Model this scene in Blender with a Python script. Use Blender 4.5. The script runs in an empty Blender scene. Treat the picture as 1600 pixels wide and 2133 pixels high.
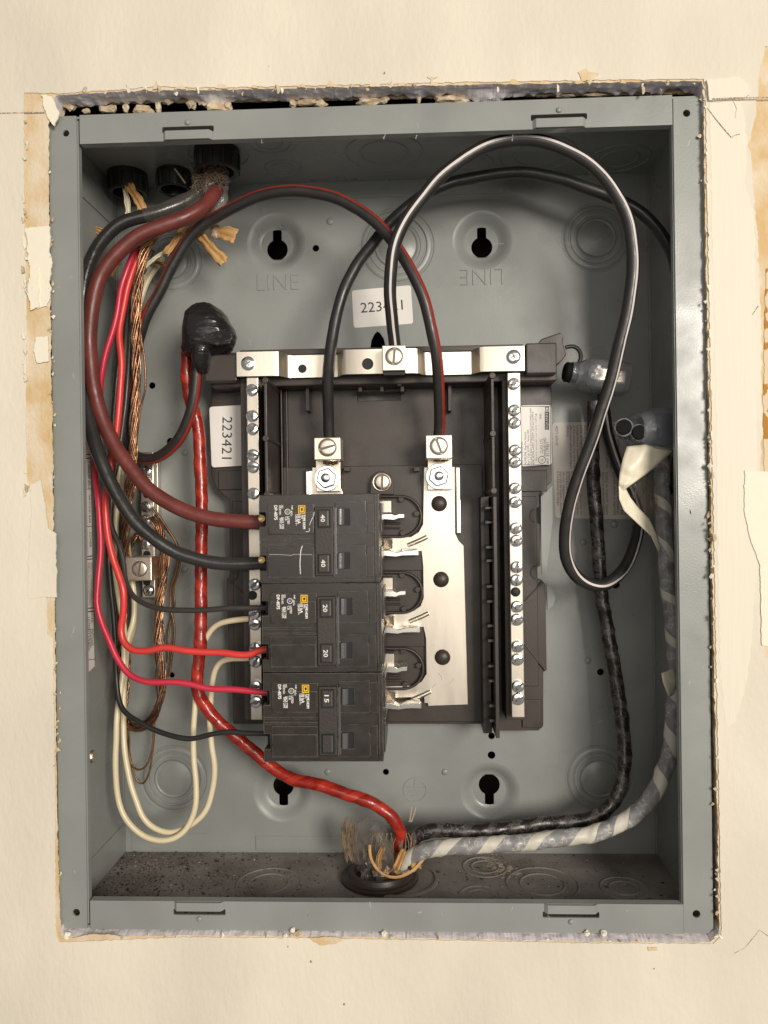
import bpy, bmesh, math, random
from mathutils import Vector, Matrix, noise
import numpy as np
random.seed(7)
S = bpy.context.scene
COL = S.collection

# ------------------------------------------------------------------ camera
F = 1600.0                      # focal length in photo pixels (photo is 1600 wide)
def rot(ax, ay, az):
    cx, sx = math.cos(ax), math.sin(ax); cy, sy = math.cos(ay), math.sin(ay); cz, sz = math.cos(az), math.sin(az)
    return (np.array([[cz, -sz, 0], [sz, cz, 0], [0, 0, 1]]) @ np.array([[cy, 0, sy], [0, 1, 0], [-sy, 0, cy]])
            @ np.array([[1, 0, 0], [0, cx, -sx], [0, sx, cx]]))
RC = rot(0.00103, 0.03914, -0.01318)
TC = np.array([-0.00467, 0.00364, 0.42764])
CC = -RC.T @ TC
def x2w(v): return Vector((v[0], v[2], -v[1]))      # (right, down, depth) -> world
CAM = x2w(CC)
cam_d = bpy.data.cameras.new('camera'); cam = bpy.data.objects.new('camera', cam_d); COL.objects.link(cam)
cam_d.sensor_fit = 'HORIZONTAL'; cam_d.sensor_width = 36.0; cam_d.lens = 36.0 * F / 1600.0
cam_d.clip_start = 0.02; cam_d.clip_end = 50
mx, my, mz = x2w(RC.T @ np.array([1, 0, 0])), x2w(RC.T @ np.array([0, -1, 0])), x2w(RC.T @ np.array([0, 0, -1]))
cam.matrix_world = Matrix(((mx.x, my.x, mz.x, CAM.x), (mx.y, my.y, mz.y, CAM.y), (mx.z, my.z, mz.z, CAM.z), (0, 0, 0, 1)))
S.camera = cam; S.cycles.transparent_max_bounces = 24
S.render.resolution_x = 768; S.render.resolution_y = 1024

# ------------------------------------------------------------------ light (indoor lamp, plus an added soft fill)
S.view_settings.view_transform = 'Standard'; S.view_settings.look = 'None'
S.view_settings.exposure = 0.0; S.view_settings.gamma = 1.0
w = bpy.data.worlds.new('World'); S.world = w; w.use_nodes = True
bg = w.node_tree.nodes['Background']; bg.inputs[0].default_value = (1.0, 0.97, 0.93, 1); bg.inputs[1].default_value = 0.235
def lamp(name, loc, target, size, power, colr):
    l = bpy.data.lights.new(name, 'AREA'); l.shape = 'DISK'; l.size = size; l.energy = power; l.color = colr
    o = bpy.data.objects.new(name, l); COL.objects.link(o); o.location = loc
    o.rotation_euler = (Vector(target) - Vector(loc)).to_track_quat('-Z', 'Y').to_euler()
    return o
lamp('ceiling_lamp', (1.08, -2.05, 0.40), (0, 0, 0), 0.80, 53.5, (1.0, 0.93, 0.83))
lamp('fill_lamp', (0.0, -1.10, 0.16), (0, 0, 0), 0.70, 2.6, (1.0, 0.94, 0.86))  # broad soft disk added behind the camera for fill and metal sheen

# ------------------------------------------------------------------ pixel -> place helpers
def ray(px, py):
    return x2w(RC.T @ np.array([(px - 800) / F, (py - 1066.5) / F, 1.0]))
def P(px, py, y):
    d = ray(px, py); return CAM + d * ((y - CAM.y) / d.y)
def PX(px, py, x):
    d = ray(px, py); return CAM + d * ((x - CAM.x) / d.x)
def PZ(px, py, z):
    d = ray(px, py); return CAM + d * ((z - CAM.z) / d.z)
def U(n, y): return n * (y - CAM.y) / F           # n photo pixels at depth y, in metres

# ------------------------------------------------------------------ node materials
def mat(name, col, rough=0.5, metal=0.0, bump=0.0, bscale=400.0, stretch=(1, 1, 1), var=0.0, vscale=40.0, var_col=None,
        spec=0.5, rvar=0.0, coat=0.0, detail=4.0, speck=None, alpha=1.0, transmission=0.0, bdist=0.0006):
    m = bpy.data.materials.new(name); m.use_nodes = True
    nt = m.node_tree; N = nt.nodes; L = nt.links; b = N['Principled BSDF']
    b.inputs['Base Color'].default_value = (*col, 1); b.inputs['Roughness'].default_value = rough
    b.inputs['Metallic'].default_value = metal; b.inputs['Specular IOR Level'].default_value = spec
    b.inputs['Coat Weight'].default_value = coat; b.inputs['Alpha'].default_value = alpha
    b.inputs['Transmission Weight'].default_value = transmission
    tc = N.new('ShaderNodeTexCoord'); mp = N.new('ShaderNodeMapping'); L.new(tc.outputs['Object'], mp.inputs[0])
    mp.inputs['Scale'].default_value = stretch
    def nz(scale, det=detail):
        n = N.new('ShaderNodeTexNoise'); n.inputs['Scale'].default_value = scale; n.inputs['Detail'].default_value = det
        L.new(mp.outputs[0], n.inputs['Vector']); return n
    cur = None
    if var > 0 or var_col:
        n = nz(vscale); r = N.new('ShaderNodeValToRGB')
        r.color_ramp.elements[0].position = 0.36; r.color_ramp.elements[1].position = 0.66
        a = var_col if var_col else tuple(c * (1 - var) for c in col)
        r.color_ramp.elements[0].color = (*a, 1); r.color_ramp.elements[1].color = (*(tuple(min(1, c * (1 + var * .5)) for c in col)), 1)
        L.new(n.outputs[0], r.inputs[0]); cur = r.outputs[0]
    if speck:                       # (colour, scale, threshold)
        n = nz(speck[1], 2.0); r = N.new('ShaderNodeValToRGB')
        r.color_ramp.elements[0].position = speck[2]; r.color_ramp.elements[1].position = speck[2] + 0.04
        r.color_ramp.elements[0].color = (0, 0, 0, 1); r.color_ramp.elements[1].color = (1, 1, 1, 1)
        L.new(n.outputs[0], r.inputs[0])
        mxn = N.new('ShaderNodeMix'); mxn.data_type = 'RGBA'
        L.new(r.outputs[0], mxn.inputs[0])
        if cur: L.new(cur, mxn.inputs[6])
        else: mxn.inputs[6].default_value = (*col, 1)
        mxn.inputs[7].default_value = (*speck[0], 1); cur = mxn.outputs[2]
    if cur: L.new(cur, b.inputs['Base Color'])
    if rvar > 0:
        n = nz(vscale * 2.3); r = N.new('ShaderNodeMapRange')
        r.inputs['To Min'].default_value = max(0.02, rough - rvar); r.inputs['To Max'].default_value = min(1, rough + rvar)
        r.inputs['From Min'].default_value = 0.3; r.inputs['From Max'].default_value = 0.7
        L.new(n.outputs[0], r.inputs[0]); L.new(r.outputs[0], b.inputs['Roughness'])
    if bump > 0:
        n = nz(bscale); bp = N.new('ShaderNodeBump'); bp.inputs['Strength'].default_value = bump; bp.inputs['Distance'].default_value = bdist
        L.new(n.outputs[0], bp.inputs['Height']); L.new(bp.outputs[0], b.inputs['Normal'])
    return m

def stripe_mat(name, col, scol, center, width, rough=0.38):
    """cable jacket with a printed stripe at an angle round the jacket (UV u)"""
    m = mat(name, col, rough, rvar=0.1, vscale=90, bump=0.12, bscale=300)
    nt = m.node_tree; N = nt.nodes; L = nt.links; b = N['Principled BSDF']
    uv = N.new('ShaderNodeUVMap'); sx = N.new('ShaderNodeSeparateXYZ'); L.new(uv.outputs[0], sx.inputs[0])
    n = N.new('ShaderNodeTexNoise'); n.noise_dimensions = '2D'; n.inputs['Scale'].default_value = 60; L.new(uv.outputs[0], n.inputs['Vector'])
    ad = N.new('ShaderNodeMath'); ad.operation = 'MULTIPLY_ADD'; L.new(n.outputs[0], ad.inputs[0]); ad.inputs[1].default_value = 0.012; L.new(sx.outputs[0], ad.inputs[2])
    cm = N.new('ShaderNodeMath'); cm.operation = 'COMPARE'; L.new(ad.outputs[0], cm.inputs[0]); cm.inputs[1].default_value = center; cm.inputs[2].default_value = width
    mx_ = N.new('ShaderNodeMix'); mx_.data_type = 'RGBA'; L.new(cm.outputs[0], mx_.inputs[0])
    mx_.inputs[6].default_value = (*col, 1); mx_.inputs[7].default_value = (*scol, 1); L.new(mx_.outputs[2], b.inputs['Base Color'])
    return m

def tape_mat(name, col, col2, pitch, frac, rough=0.3, twist=1.0, crack=None, bump=0.5, uneven=0.0, wob=0.45, wsc=70):
    """spirally wound tape: UV v is metres along the cable, u turns round it"""
    m = mat(name, col, rough, rvar=0.14, vscale=120)
    nt = m.node_tree; N = nt.nodes; L = nt.links; b = N['Principled BSDF']
    uv = N.new('ShaderNodeUVMap'); sx = N.new('ShaderNodeSeparateXYZ'); L.new(uv.outputs[0], sx.inputs[0])
    nn = N.new('ShaderNodeTexNoise'); nn.inputs['Scale'].default_value = wsc; nn.inputs['Detail'].default_value = 1; tc = N.new('ShaderNodeTexCoord'); L.new(tc.outputs['Object'], nn.inputs['Vector'])
    a = N.new('ShaderNodeMath'); a.operation = 'MULTIPLY_ADD'; L.new(sx.outputs[1], a.inputs[0]); a.inputs[1].default_value = 1 / pitch
    t = N.new('ShaderNodeMath'); t.operation = 'MULTIPLY'; L.new(sx.outputs[0], t.inputs[0]); t.inputs[1].default_value = twist; L.new(t.outputs[0], a.inputs[2])
    a2 = N.new('ShaderNodeMath'); a2.operation = 'MULTIPLY_ADD'; L.new(nn.outputs[0], a2.inputs[0]); a2.inputs[1].default_value = wob; L.new(a.outputs[0], a2.inputs[2])
    fr = N.new('ShaderNodeMath'); fr.operation = 'FRACT'; L.new(a2.outputs[0], fr.inputs[0])
    lt = N.new('ShaderNodeMath'); lt.operation = 'LESS_THAN'; L.new(fr.outputs[0], lt.inputs[0]); lt.inputs[1].default_value = frac
    if uneven:
        n4 = N.new('ShaderNodeTexNoise'); n4.inputs['Scale'].default_value = 22; n4.inputs['Detail'].default_value = 1; L.new(tc.outputs['Object'], n4.inputs['Vector'])
        m4 = N.new('ShaderNodeMath'); m4.operation = 'MULTIPLY_ADD'; L.new(n4.outputs[0], m4.inputs[0]); m4.inputs[1].default_value = uneven * 2; mv = N.new('ShaderNodeMapRange'); L.new(sx.outputs[1], mv.inputs[0]); mv.inputs['From Min'].default_value = .10; mv.inputs['From Max'].default_value = .24; mv.inputs['To Min'].default_value = frac - uneven - .14; mv.inputs['To Max'].default_value = frac - uneven + .04; L.new(mv.outputs[0], m4.inputs[2]); L.new(m4.outputs[0], lt.inputs[1])
    n2 = N.new('ShaderNodeTexNoise'); n2.inputs['Scale'].default_value = 160; n2.inputs['Detail'].default_value = 6; L.new(tc.outputs['Object'], n2.inputs['Vector'])
    def mixc(fac, c1, c2):
        x = N.new('ShaderNodeMix'); x.data_type = 'RGBA'; L.new(fac, x.inputs[0])
        for i, c in ((6, c1), (7, c2)):
            if isinstance(c, tuple): x.inputs[i].default_value = (*c, 1)
            else: L.new(c, x.inputs[i])
        return x.outputs[2]
    rr = N.new('ShaderNodeValToRGB'); L.new(n2.outputs[0], rr.inputs[0]); rr.color_ramp.elements[0].position = .38; rr.color_ramp.elements[1].position = .68
    rr.color_ramp.elements[0].color = (*[c * .62 for c in col], 1); rr.color_ramp.elements[1].color = (*col, 1)
    out = mixc(lt.outputs[0], rr.outputs[0], col2)
    if crack:
        wv = N.new('ShaderNodeTexVoronoi'); wv.feature = 'DISTANCE_TO_EDGE'; wv.inputs['Scale'].default_value = crack[1]
        mpn = N.new('ShaderNodeMapping'); mpn.inputs['Scale'].default_value = (1.0, 1.0, 1.0); L.new(tc.outputs['Object'], mpn.inputs[0]); L.new(mpn.outputs[0], wv.inputs['Vector'])
        l2 = N.new('ShaderNodeMath'); l2.operation = 'LESS_THAN'; L.new(wv.outputs['Distance'], l2.inputs[0]); l2.inputs[1].default_value = crack[2]
        gt = N.new('ShaderNodeMath'); gt.operation = 'GREATER_THAN'; L.new(n2.outputs[0], gt.inputs[0]); gt.inputs[1].default_value = 0.5
        mu = N.new('ShaderNodeMath'); mu.operation = 'MULTIPLY'; L.new(l2.outputs[0], mu.inputs[0]); L.new(gt.outputs[0], mu.inputs[1])
        out = mixc(mu.outputs[0], out, crack[0])
    L.new(out, b.inputs['Base Color'])
    hs = N.new('ShaderNodeMath'); hs.operation = 'MULTIPLY_ADD'; L.new(n2.outputs[0], hs.inputs[0]); hs.inputs[1].default_value = 0.8; L.new(fr.outputs[0], hs.inputs[2])
    bp = N.new('ShaderNodeBump'); bp.inputs['Strength'].default_value = bump; bp.inputs['Distance'].default_value = 0.0008
    L.new(hs.outputs[0], bp.inputs['Height']); L.new(bp.outputs[0], b.inputs['Normal'])
    return m

def edge_highlight(m, rad, col):
    """pale edge highlights painted into the colour of moulded plastic"""
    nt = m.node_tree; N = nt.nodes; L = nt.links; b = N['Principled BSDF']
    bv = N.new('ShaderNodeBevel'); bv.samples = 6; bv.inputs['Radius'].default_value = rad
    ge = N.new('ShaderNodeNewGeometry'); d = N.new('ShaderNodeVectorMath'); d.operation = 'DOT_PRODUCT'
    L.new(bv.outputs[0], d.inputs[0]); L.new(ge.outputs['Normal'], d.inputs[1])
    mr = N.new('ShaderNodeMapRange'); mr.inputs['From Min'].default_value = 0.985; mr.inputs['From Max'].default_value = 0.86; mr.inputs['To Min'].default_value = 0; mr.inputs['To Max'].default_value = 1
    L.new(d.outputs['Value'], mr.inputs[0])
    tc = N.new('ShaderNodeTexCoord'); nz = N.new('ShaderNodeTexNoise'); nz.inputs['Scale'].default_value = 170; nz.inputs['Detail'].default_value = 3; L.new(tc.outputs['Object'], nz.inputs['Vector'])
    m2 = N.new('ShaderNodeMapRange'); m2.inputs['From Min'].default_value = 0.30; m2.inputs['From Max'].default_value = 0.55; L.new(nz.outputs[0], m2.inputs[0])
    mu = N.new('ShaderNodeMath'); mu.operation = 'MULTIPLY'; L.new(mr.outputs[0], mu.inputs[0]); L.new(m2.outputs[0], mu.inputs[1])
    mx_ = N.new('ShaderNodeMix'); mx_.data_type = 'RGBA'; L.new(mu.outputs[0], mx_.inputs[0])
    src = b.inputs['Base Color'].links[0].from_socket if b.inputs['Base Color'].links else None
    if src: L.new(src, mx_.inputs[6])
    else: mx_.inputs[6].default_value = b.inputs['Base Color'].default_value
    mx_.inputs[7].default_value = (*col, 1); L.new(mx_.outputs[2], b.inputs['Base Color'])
M = {}
M['box'] = mat('grey_enamel', (0.262, 0.272, 0.255), 0.34, bump=0.10, bscale=900, var=0.10, vscale=18, rvar=0.12)
M['scuff'] = mat('scuffed_enamel', (0.40, 0.42, 0.40), 0.5)
M['floor'] = mat('grey_enamel_under_dust', (0.275, 0.250, 0.225), 0.8, bump=0.6, bscale=700, var_col=(0.165, 0.146, 0.128), vscale=38, speck=((0.28, 0.24, 0.20), 900, 0.68))
M['paint'] = mat('cream_wall_paint', (0.715, 0.652, 0.535), 0.62, bump=0.42, bscale=330, stretch=(1, 1, 0.5), var=0.10, vscale=12, bdist=0.0008, spec=0.3)
M['brushed'] = mat('cream_paint_brushed', (0.715, 0.655, 0.540), 0.6, bump=0.35, bscale=420, stretch=(1, 1, 0.05), var=0.03, vscale=9, spec=0.3)
M['paper'] = mat('torn_kraft_paper', (0.60, 0.42, 0.21), 0.85, bump=0.8, bscale=500, var_col=(0.69, 0.58, 0.43), vscale=70, stretch=(1, 1, .8), spec=0.2)
M['rust'] = mat('orange_glue_paper', (0.66, 0.54, 0.36), 0.85, bump=0.6, bscale=500, speck=((0.42, 0.20, 0.04), 160, 0.5), spec=0.2)
M['gypsum'] = mat('grey_gypsum', (0.78, 0.73, 0.74), 0.9, bump=0.35, bscale=420, var=0.10, vscale=60, spec=0.1)
M['gypsum_warm'] = mat('pale_gypsum', (0.64, 0.55, 0.41), 0.9, bump=0.9, bscale=600, var_col=(0.46, 0.35, 0.22), vscale=240, spec=0.1)
M['plaster'] = mat('white_plaster', (0.80, 0.74, 0.60), 0.8, bump=0.7, bscale=160, spec=0.2)
M['cavity'] = mat('dark_cavity', (0.05, 0.035, 0.025), 0.95)
M['pencil'] = mat('pencil_mark', (0.22, 0.17, 0.13), 0.8, speck=((0.6, 0.5, 0.36), 1500, 0.5))
M['base'] = mat('brown_black_plastic', (0.041, 0.0305, 0.0235), 0.42, bump=0.18, bscale=1500, var=0.12, vscale=30, rvar=0.08)
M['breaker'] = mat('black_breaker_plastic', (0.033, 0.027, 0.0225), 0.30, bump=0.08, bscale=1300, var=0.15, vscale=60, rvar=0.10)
edge_highlight(M['breaker'], 0.00050, (0.36, 0.33, 0.30))  # paler edges in the colour, standing for light caught on the bevels
M['tie'] = mat('matt_black_plastic', (0.036, 0.029, 0.024), 0.5, bump=0.3, bscale=1100)
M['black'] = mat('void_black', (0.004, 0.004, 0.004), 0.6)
M['toggle'] = mat('toggle_plastic', (0.085, 0.083, 0.082), 0.24, bump=0.15, bscale=900, spec=0.8)
M['slot'] = mat('screw_slot_shade', (0.16, 0.145, 0.125), 0.5, 0.8)
M['tin'] = mat('tin_plated_metal', (0.69, 0.62, 0.525), 0.38, 1.0, bump=0.05, bscale=900, stretch=(1, 1, .2), var=0.12, vscale=35, rvar=0.05)
M['lug'] = mat('satin_lug_metal', (0.76, 0.68, 0.56), 0.40, 1.0, bump=0.06, bscale=1200, rvar=0.05)
M['zinc'] = mat('zinc_screw', (0.78, 0.79, 0.80), 0.20, 1.0, rvar=0.08, vscale=200)
M['bright'] = mat('bright_bus_edge', (0.86, 0.82, 0.75), 0.26, 1.0)
M['brass'] = mat('brass_clamp', (0.80, 0.62, 0.33), 0.3, 1.0)
M['sticker'] = mat('sticker_paper', (0.80, 0.76, 0.71), 0.45, bump=0.06, bscale=700, var=0.03)
M['label'] = mat('silver_label', (0.58, 0.52, 0.465), 0.5, var=0.04)
M['ink'] = mat('dark_ink', (0.03, 0.027, 0.025), 0.6)
M['print'] = mat('white_print', (0.80, 0.77, 0.72), 0.6)
M['yellow'] = mat('yellow_print', (0.85, 0.50, 0.015), 0.5)
M['maroon'] = mat('maroon_jacket', (0.150, 0.034, 0.026), 0.42, bump=0.35, bscale=260, var=0.22, vscale=60, rvar=0.1)
M['blackjacket'] = mat('black_jacket', (0.022, 0.021, 0.020), 0.36, bump=0.2, bscale=260, rvar=0.1)
M['wetblack'] = mat('scuffed_black_jacket', (0.030, 0.029, 0.027), 0.25, bump=0.4, bscale=200, rvar=0.12, var=0.25)
M['greywire'] = mat('dark_grey_wire', (0.045, 0.040, 0.036), 0.4, bump=0.2, bscale=300, rvar=0.1)
M['red'] = mat('red_wire', (0.66, 0.050, 0.042), 0.34, bump=0.15, bscale=240, rvar=0.07, var=0.1)
M['crimson'] = mat('crimson_wire', (0.56, 0.028, 0.060), 0.34, bump=0.15, bscale=240, rvar=0.07, var=0.1)
M['white'] = mat('ivory_wire', (0.70, 0.60, 0.40), 0.34, bump=0.15, bscale=240, rvar=0.07, var=0.07)
M['olive'] = mat('dirty_ivory_wire', (0.46, 0.38, 0.22), 0.4, bump=0.2, bscale=240, var=0.15)
M['copper'] = mat('bare_copper', (0.46, 0.25, 0.145), 0.40, 1.0, bump=0.3, bscale=700, var=0.5, vscale=100)
M['tarnish'] = mat('tarnished_copper', (0.32, 0.17, 0.085), 0.42, 0.85, bump=0.3, bscale=700, var=0.4, vscale=130)
M['redstripe'] = stripe_mat('black_jacket_red_stripe', (0.026, 0.022, 0.021), (0.27, 0.030, 0.017), 0.5, 0.062)
M['whitestripe'] = stripe_mat('black_jacket_white_stripe', (0.024, 0.022, 0.020), (0.66, 0.60, 0.58), 0.5, 0.030)
M['redtape'] = tape_mat('red_tape', (0.36, 0.026, 0.015), (0.41, 0.033, 0.018), 0.019, 0.3, 0.24, bump=0.6)
M['blacktape'] = tape_mat('black_tape', (0.024, 0.020, 0.018), (0.060, 0.051, 0.045), 0.016, 0.30, 0.36, bump=0.9, crack=((0.15, 0.135, 0.12), 330, 0.03), wob=0.9)
M['greytape'] = tape_mat('grey_and_white_tape', (0.35, 0.345, 0.34), (0.62, 0.58, 0.49), 0.028, 0.36, 0.40, bump=0.7, crack=((0.58, 0.54, 0.48), 330, 0.03), uneven=.38, wob=.9, wsc=24)
M['whitetape'] = mat('white_vinyl_tape', (0.78, 0.71, 0.55), 0.4, bump=0.25, bscale=120, var=0.06)
M['tapeblob'] = mat('black_vinyl_tape', (0.016, 0.015, 0.015), 0.20, bump=0.9, bscale=80, detail=4, stretch=(.45, 1, 1.8), bdist=0.003, rvar=.1)
M['bushing'] = mat('black_bushing', (0.012, 0.013, 0.012), 0.4, bump=0.1)
M['rubber'] = mat('black_plug', (0.009, 0.009, 0.009), 0.8, spec=0.15)
M['kraft'] = mat('kraft_filler_paper', (0.56, 0.34, 0.135), 0.75, bump=0.8, bscale=240, stretch=(1, 1, .2), var_col=(0.42, 0.22, 0.075), vscale=130)
M['fibre'] = mat('jute_fibre', (0.20, 0.14, 0.09), 0.9, var=0.4, vscale=200)
M['dust'] = mat('grit', (0.30, 0.24, 0.19), 0.8, var_col=(0.05, 0.04, 0.035), vscale=300)
M['darkgrit'] = mat('dark_grit', (0.035, 0.028, 0.024), 0.8)
M['palegrit'] = mat('pale_grit', (0.46, 0.39, 0.32), 0.7, var_col=(0.30, 0.22, 0.15), vscale=90)
def film_mat(name, tint, dens, rough=0.08):
    m = bpy.data.materials.new(name); m.use_nodes = True; N = m.node_tree.nodes; L = m.node_tree.links
    for n in list(N):
        if n.type != 'OUTPUT_MATERIAL': N.remove(n)
    out = [n for n in N if n.type == 'OUTPUT_MATERIAL'][0]
    tr = N.new('ShaderNodeBsdfTransparent'); tr.inputs[0].default_value = (0.97, 0.96, 0.95, 1)
    gl = N.new('ShaderNodeBsdfPrincipled'); gl.inputs['Base Color'].default_value = (*tint, 1); gl.inputs['Roughness'].default_value = rough
    gl.inputs['Specular IOR Level'].default_value = 0.8
    tc = N.new('ShaderNodeTexCoord'); nz = N.new('ShaderNodeTexNoise'); nz.inputs['Scale'].default_value = 150; nz.inputs['Detail'].default_value = 4
    L.new(tc.outputs['Object'], nz.inputs['Vector']); bp = N.new('ShaderNodeBump'); bp.inputs['Strength'].default_value = 0.6; bp.inputs['Distance'].default_value = 0.002
    L.new(nz.outputs[0], bp.inputs['Height']); L.new(bp.outputs[0], gl.inputs['Normal'])
    mx_ = N.new('ShaderNodeMixShader')
    lw = N.new('ShaderNodeLayerWeight'); lw.inputs[0].default_value = 0.5; fp = N.new('ShaderNodeMath'); fp.operation = 'POWER'; L.new(lw.outputs['Facing'], fp.inputs[0]); fp.inputs[1].default_value = 4.0; fr = N.new('ShaderNodeMath'); fr.operation = 'MULTIPLY'; L.new(fp.outputs[0], fr.inputs[0]); fr.inputs[1].default_value = 0.45
    ad = N.new('ShaderNodeMath'); ad.operation = 'ADD'; ad.use_clamp = True; L.new(fr.outputs[0], ad.inputs[0]); ad.inputs[1].default_value = dens
    L.new(ad.outputs[0], mx_.inputs[0]); L.new(tr.outputs[0], mx_.inputs[1]); L.new(gl.outputs[0], mx_.inputs[2]); L.new(mx_.outputs[0], out.inputs[0])
    return m
M['film'] = film_mat('clear_film', (0.40, 0.36, 0.32), 0.08, 0.10)
M['cover'] = film_mat('clear_vinyl_cover', (0.28, 0.30, 0.33), 0.42, 0.12)
M['sheath'] = film_mat('cloudy_sheath_film', (0.66, 0.61, 0.56), 0.22, 0.10)

# ------------------------------------------------------------------ mesh helpers
class MB:
    def __init__(s): s.v = []; s.f = []; s.uv = {}
    def add(s, vs, fs):
        o = len(s.v); s.v += [Vector(v) for v in vs]; s.f += [tuple(i + o for i in f) for f in fs]
    def box(s, x0, x1, y0, y1, z0, z1):
        s.add([(x0, y0, z0), (x1, y0, z0), (x1, y1, z0), (x0, y1, z0), (x0, y0, z1), (x1, y0, z1), (x1, y1, z1), (x0, y1, z1)],
              [(0, 1, 5, 4), (1, 2, 6, 5), (2, 3, 7, 6), (3, 0, 4, 7), (4, 5, 6, 7), (0, 3, 2, 1)]); return s
    def pbox(s, a, b, c, d, yf, yb):
        """box whose front face covers photo pixels a..c by b..d at depth yf"""
        x0 = P(a, (b + d) / 2, yf).x; x1 = P(c, (b + d) / 2, yf).x; z1 = P((a + c) / 2, b, yf).z; z0 = P((a + c) / 2, d, yf).z
        return s.box(x0, x1, yf, yb, z0, z1)
    def sheet(s, outer, holes, y0, y1):
        """flat plate in xz with holes, front y0, back y1"""
        bm = bmesh.new(); edges = []
        for lp in [outer] + holes:
            vs = [bm.verts.new((p[0], 0, p[1])) for p in lp]
            for i in range(len(vs)): edges.append(bm.edges.new((vs[i - 1], vs[i])))
        bmesh.ops.triangle_fill(bm, use_beauty=True, use_dissolve=False, edges=edges, normal=(0, -1, 0))
        bm.verts.index_update(); n = len(bm.verts)
        co = [v.co.copy() for v in bm.verts]; tr = [tuple(v.index for v in f.verts) for f in bm.faces]
        bd = [(e.verts[0].index, e.verts[1].index) for e in bm.edges if len(e.link_faces) == 1]; bm.free()
        s.add([(c.x, y0, c.z) for c in co] + [(c.x, y1, c.z) for c in co],
              tr + [tuple(i + n for i in reversed(t)) for t in tr] + [(a, b, b + n, a + n) for a, b in bd]); return s
    def prism(s, poly, y0, y1): return s.sheet(poly, [], y0, y1)
    def cyl(s, c, r, h, axis='y', n=24, r2=None):
        r2 = r if r2 is None else r2; c = Vector(c); vs = []
        for k, rr in ((0, r), (1, r2)):
            for i in range(n):
                a = 2 * math.pi * i / n; ca, sa = math.cos(a) * rr, math.sin(a) * rr
                vs.append(c + (Vector((ca, k * h, sa)) if axis == 'y' else Vector((ca, sa, k * h)) if axis == 'z' else Vector((k * h, ca, sa))))
        s.add(vs, [tuple(range(n)), tuple(range(2 * n - 1, n - 1, -1))] + [(i, (i + 1) % n, n + (i + 1) % n, n + i) for i in range(n)]); return s
    def lathe(s, c, prof, axis='y', n=40, close=False):
        """prof: (radius, offset along axis)"""
        c = Vector(c); vs = []; m = len(prof); fs = []
        for r, h in prof:
            for i in range(n):
                a = 2 * math.pi * i / n; ca, sa = math.cos(a) * r, math.sin(a) * r
                vs.append(c + (Vector((ca, h, sa)) if axis == 'y' else Vector((ca, sa, h)) if axis == 'z' else Vector((h, ca, sa))))
        for k in range(m - 1 if not close else m):
            k2 = (k + 1) % m
            for i in range(n): fs.append((k * n + i, k * n + (i + 1) % n, k2 * n + (i + 1) % n, k2 * n + i))
        if not close:
            if prof[0][0] > 1e-7: pass
        s.add(vs, fs); return s
    def dome(s, c, r, h, n=24, rings=6, axis=(0, -1, 0)):
        c = Vector(c); ax = Vector(axis).normalized(); u = ax.orthogonal().normalized(); v = ax.cross(u); vs = []; fs = []
        for k in range(rings):
            t = (math.pi / 2) * k / rings
            for i in range(n):
                a = 2 * math.pi * i / n
                vs.append(c + (u * math.cos(a) + v * math.sin(a)) * r * math.cos(t) + ax * h * math.sin(t))
        vs.append(c + ax * h)
        for k in range(rings - 1):
            for i in range(n): fs.append((k * n + i, k * n + (i + 1) % n, (k + 1) * n + (i + 1) % n, (k + 1) * n + i))
        for i in range(n): fs.append(((rings - 1) * n + i, (rings - 1) * n + (i + 1) % n, rings * n))
        s.add(vs, fs); return s
    def tube(s, pts, r, seg=14, uv=True, cap=True, twist=None, flat=1.0, helix=None):
        """smooth tube through world points; u=0.5 faces the camera side"""
        n = len(pts); vs = []; L_ = 0; us = []
        for i, p in enumerate(pts):
            t = (pts[min(i + 1, n - 1)] - pts[max(i - 1, 0)]).normalized()
            ref = Vector((0, -1, 0)); nn = ref - t * ref.dot(t)
            if nn.length < 0.15:
                ref2 = Vector((0, 0, 1)); nn = nn + (ref2 - t * ref2.dot(t)) * .3
            nn.normalize(); bb = t.cross(nn)
            if i: L_ += (p - pts[i - 1]).length
            rr = r(i / (n - 1)) if callable(r) else r
            tw = twist(i / (n - 1)) if twist else 0.0
            for k in range(seg):
                a = 2 * math.pi * (k / seg - 0.5) + tw
                hx = 1.0
                if helix:
                    ph = (L_ / helix[0] + k / seg + .5 * noise.noise(p * 40)) % 1.0; hx = 1 + helix[1] * (ph if ph < .86 else (1 - ph) / .14 * .86) + helix[1] * .7 * noise.noise(p * 260 + Vector((math.cos(a), math.sin(a), 0)) * 1.5)
                vs.append(p + (nn * math.cos(a) * flat + bb * math.sin(a)) * rr * hx); us.append((k / seg, L_))
        o = len(s.v); fs = []
        for i in range(n - 1):
            for k in range(seg):
                k2 = (k + 1) % seg
                f = (i * seg + k, i * seg + k2, (i + 1) * seg + k2, (i + 1) * seg + k); fs.append(f)
                if uv:
                    u1 = (k + 1) / seg
                    s.uv[len(s.f) + len(fs) - 1] = [us[f[0]], (u1, us[f[1]][1]), (u1, us[f[2]][1]), us[f[3]]]
        if cap: fs += [tuple(range(seg)), tuple(range(n * seg - 1, (n - 1) * seg - 1, -1))]
        s.add(vs, fs); return s
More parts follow.
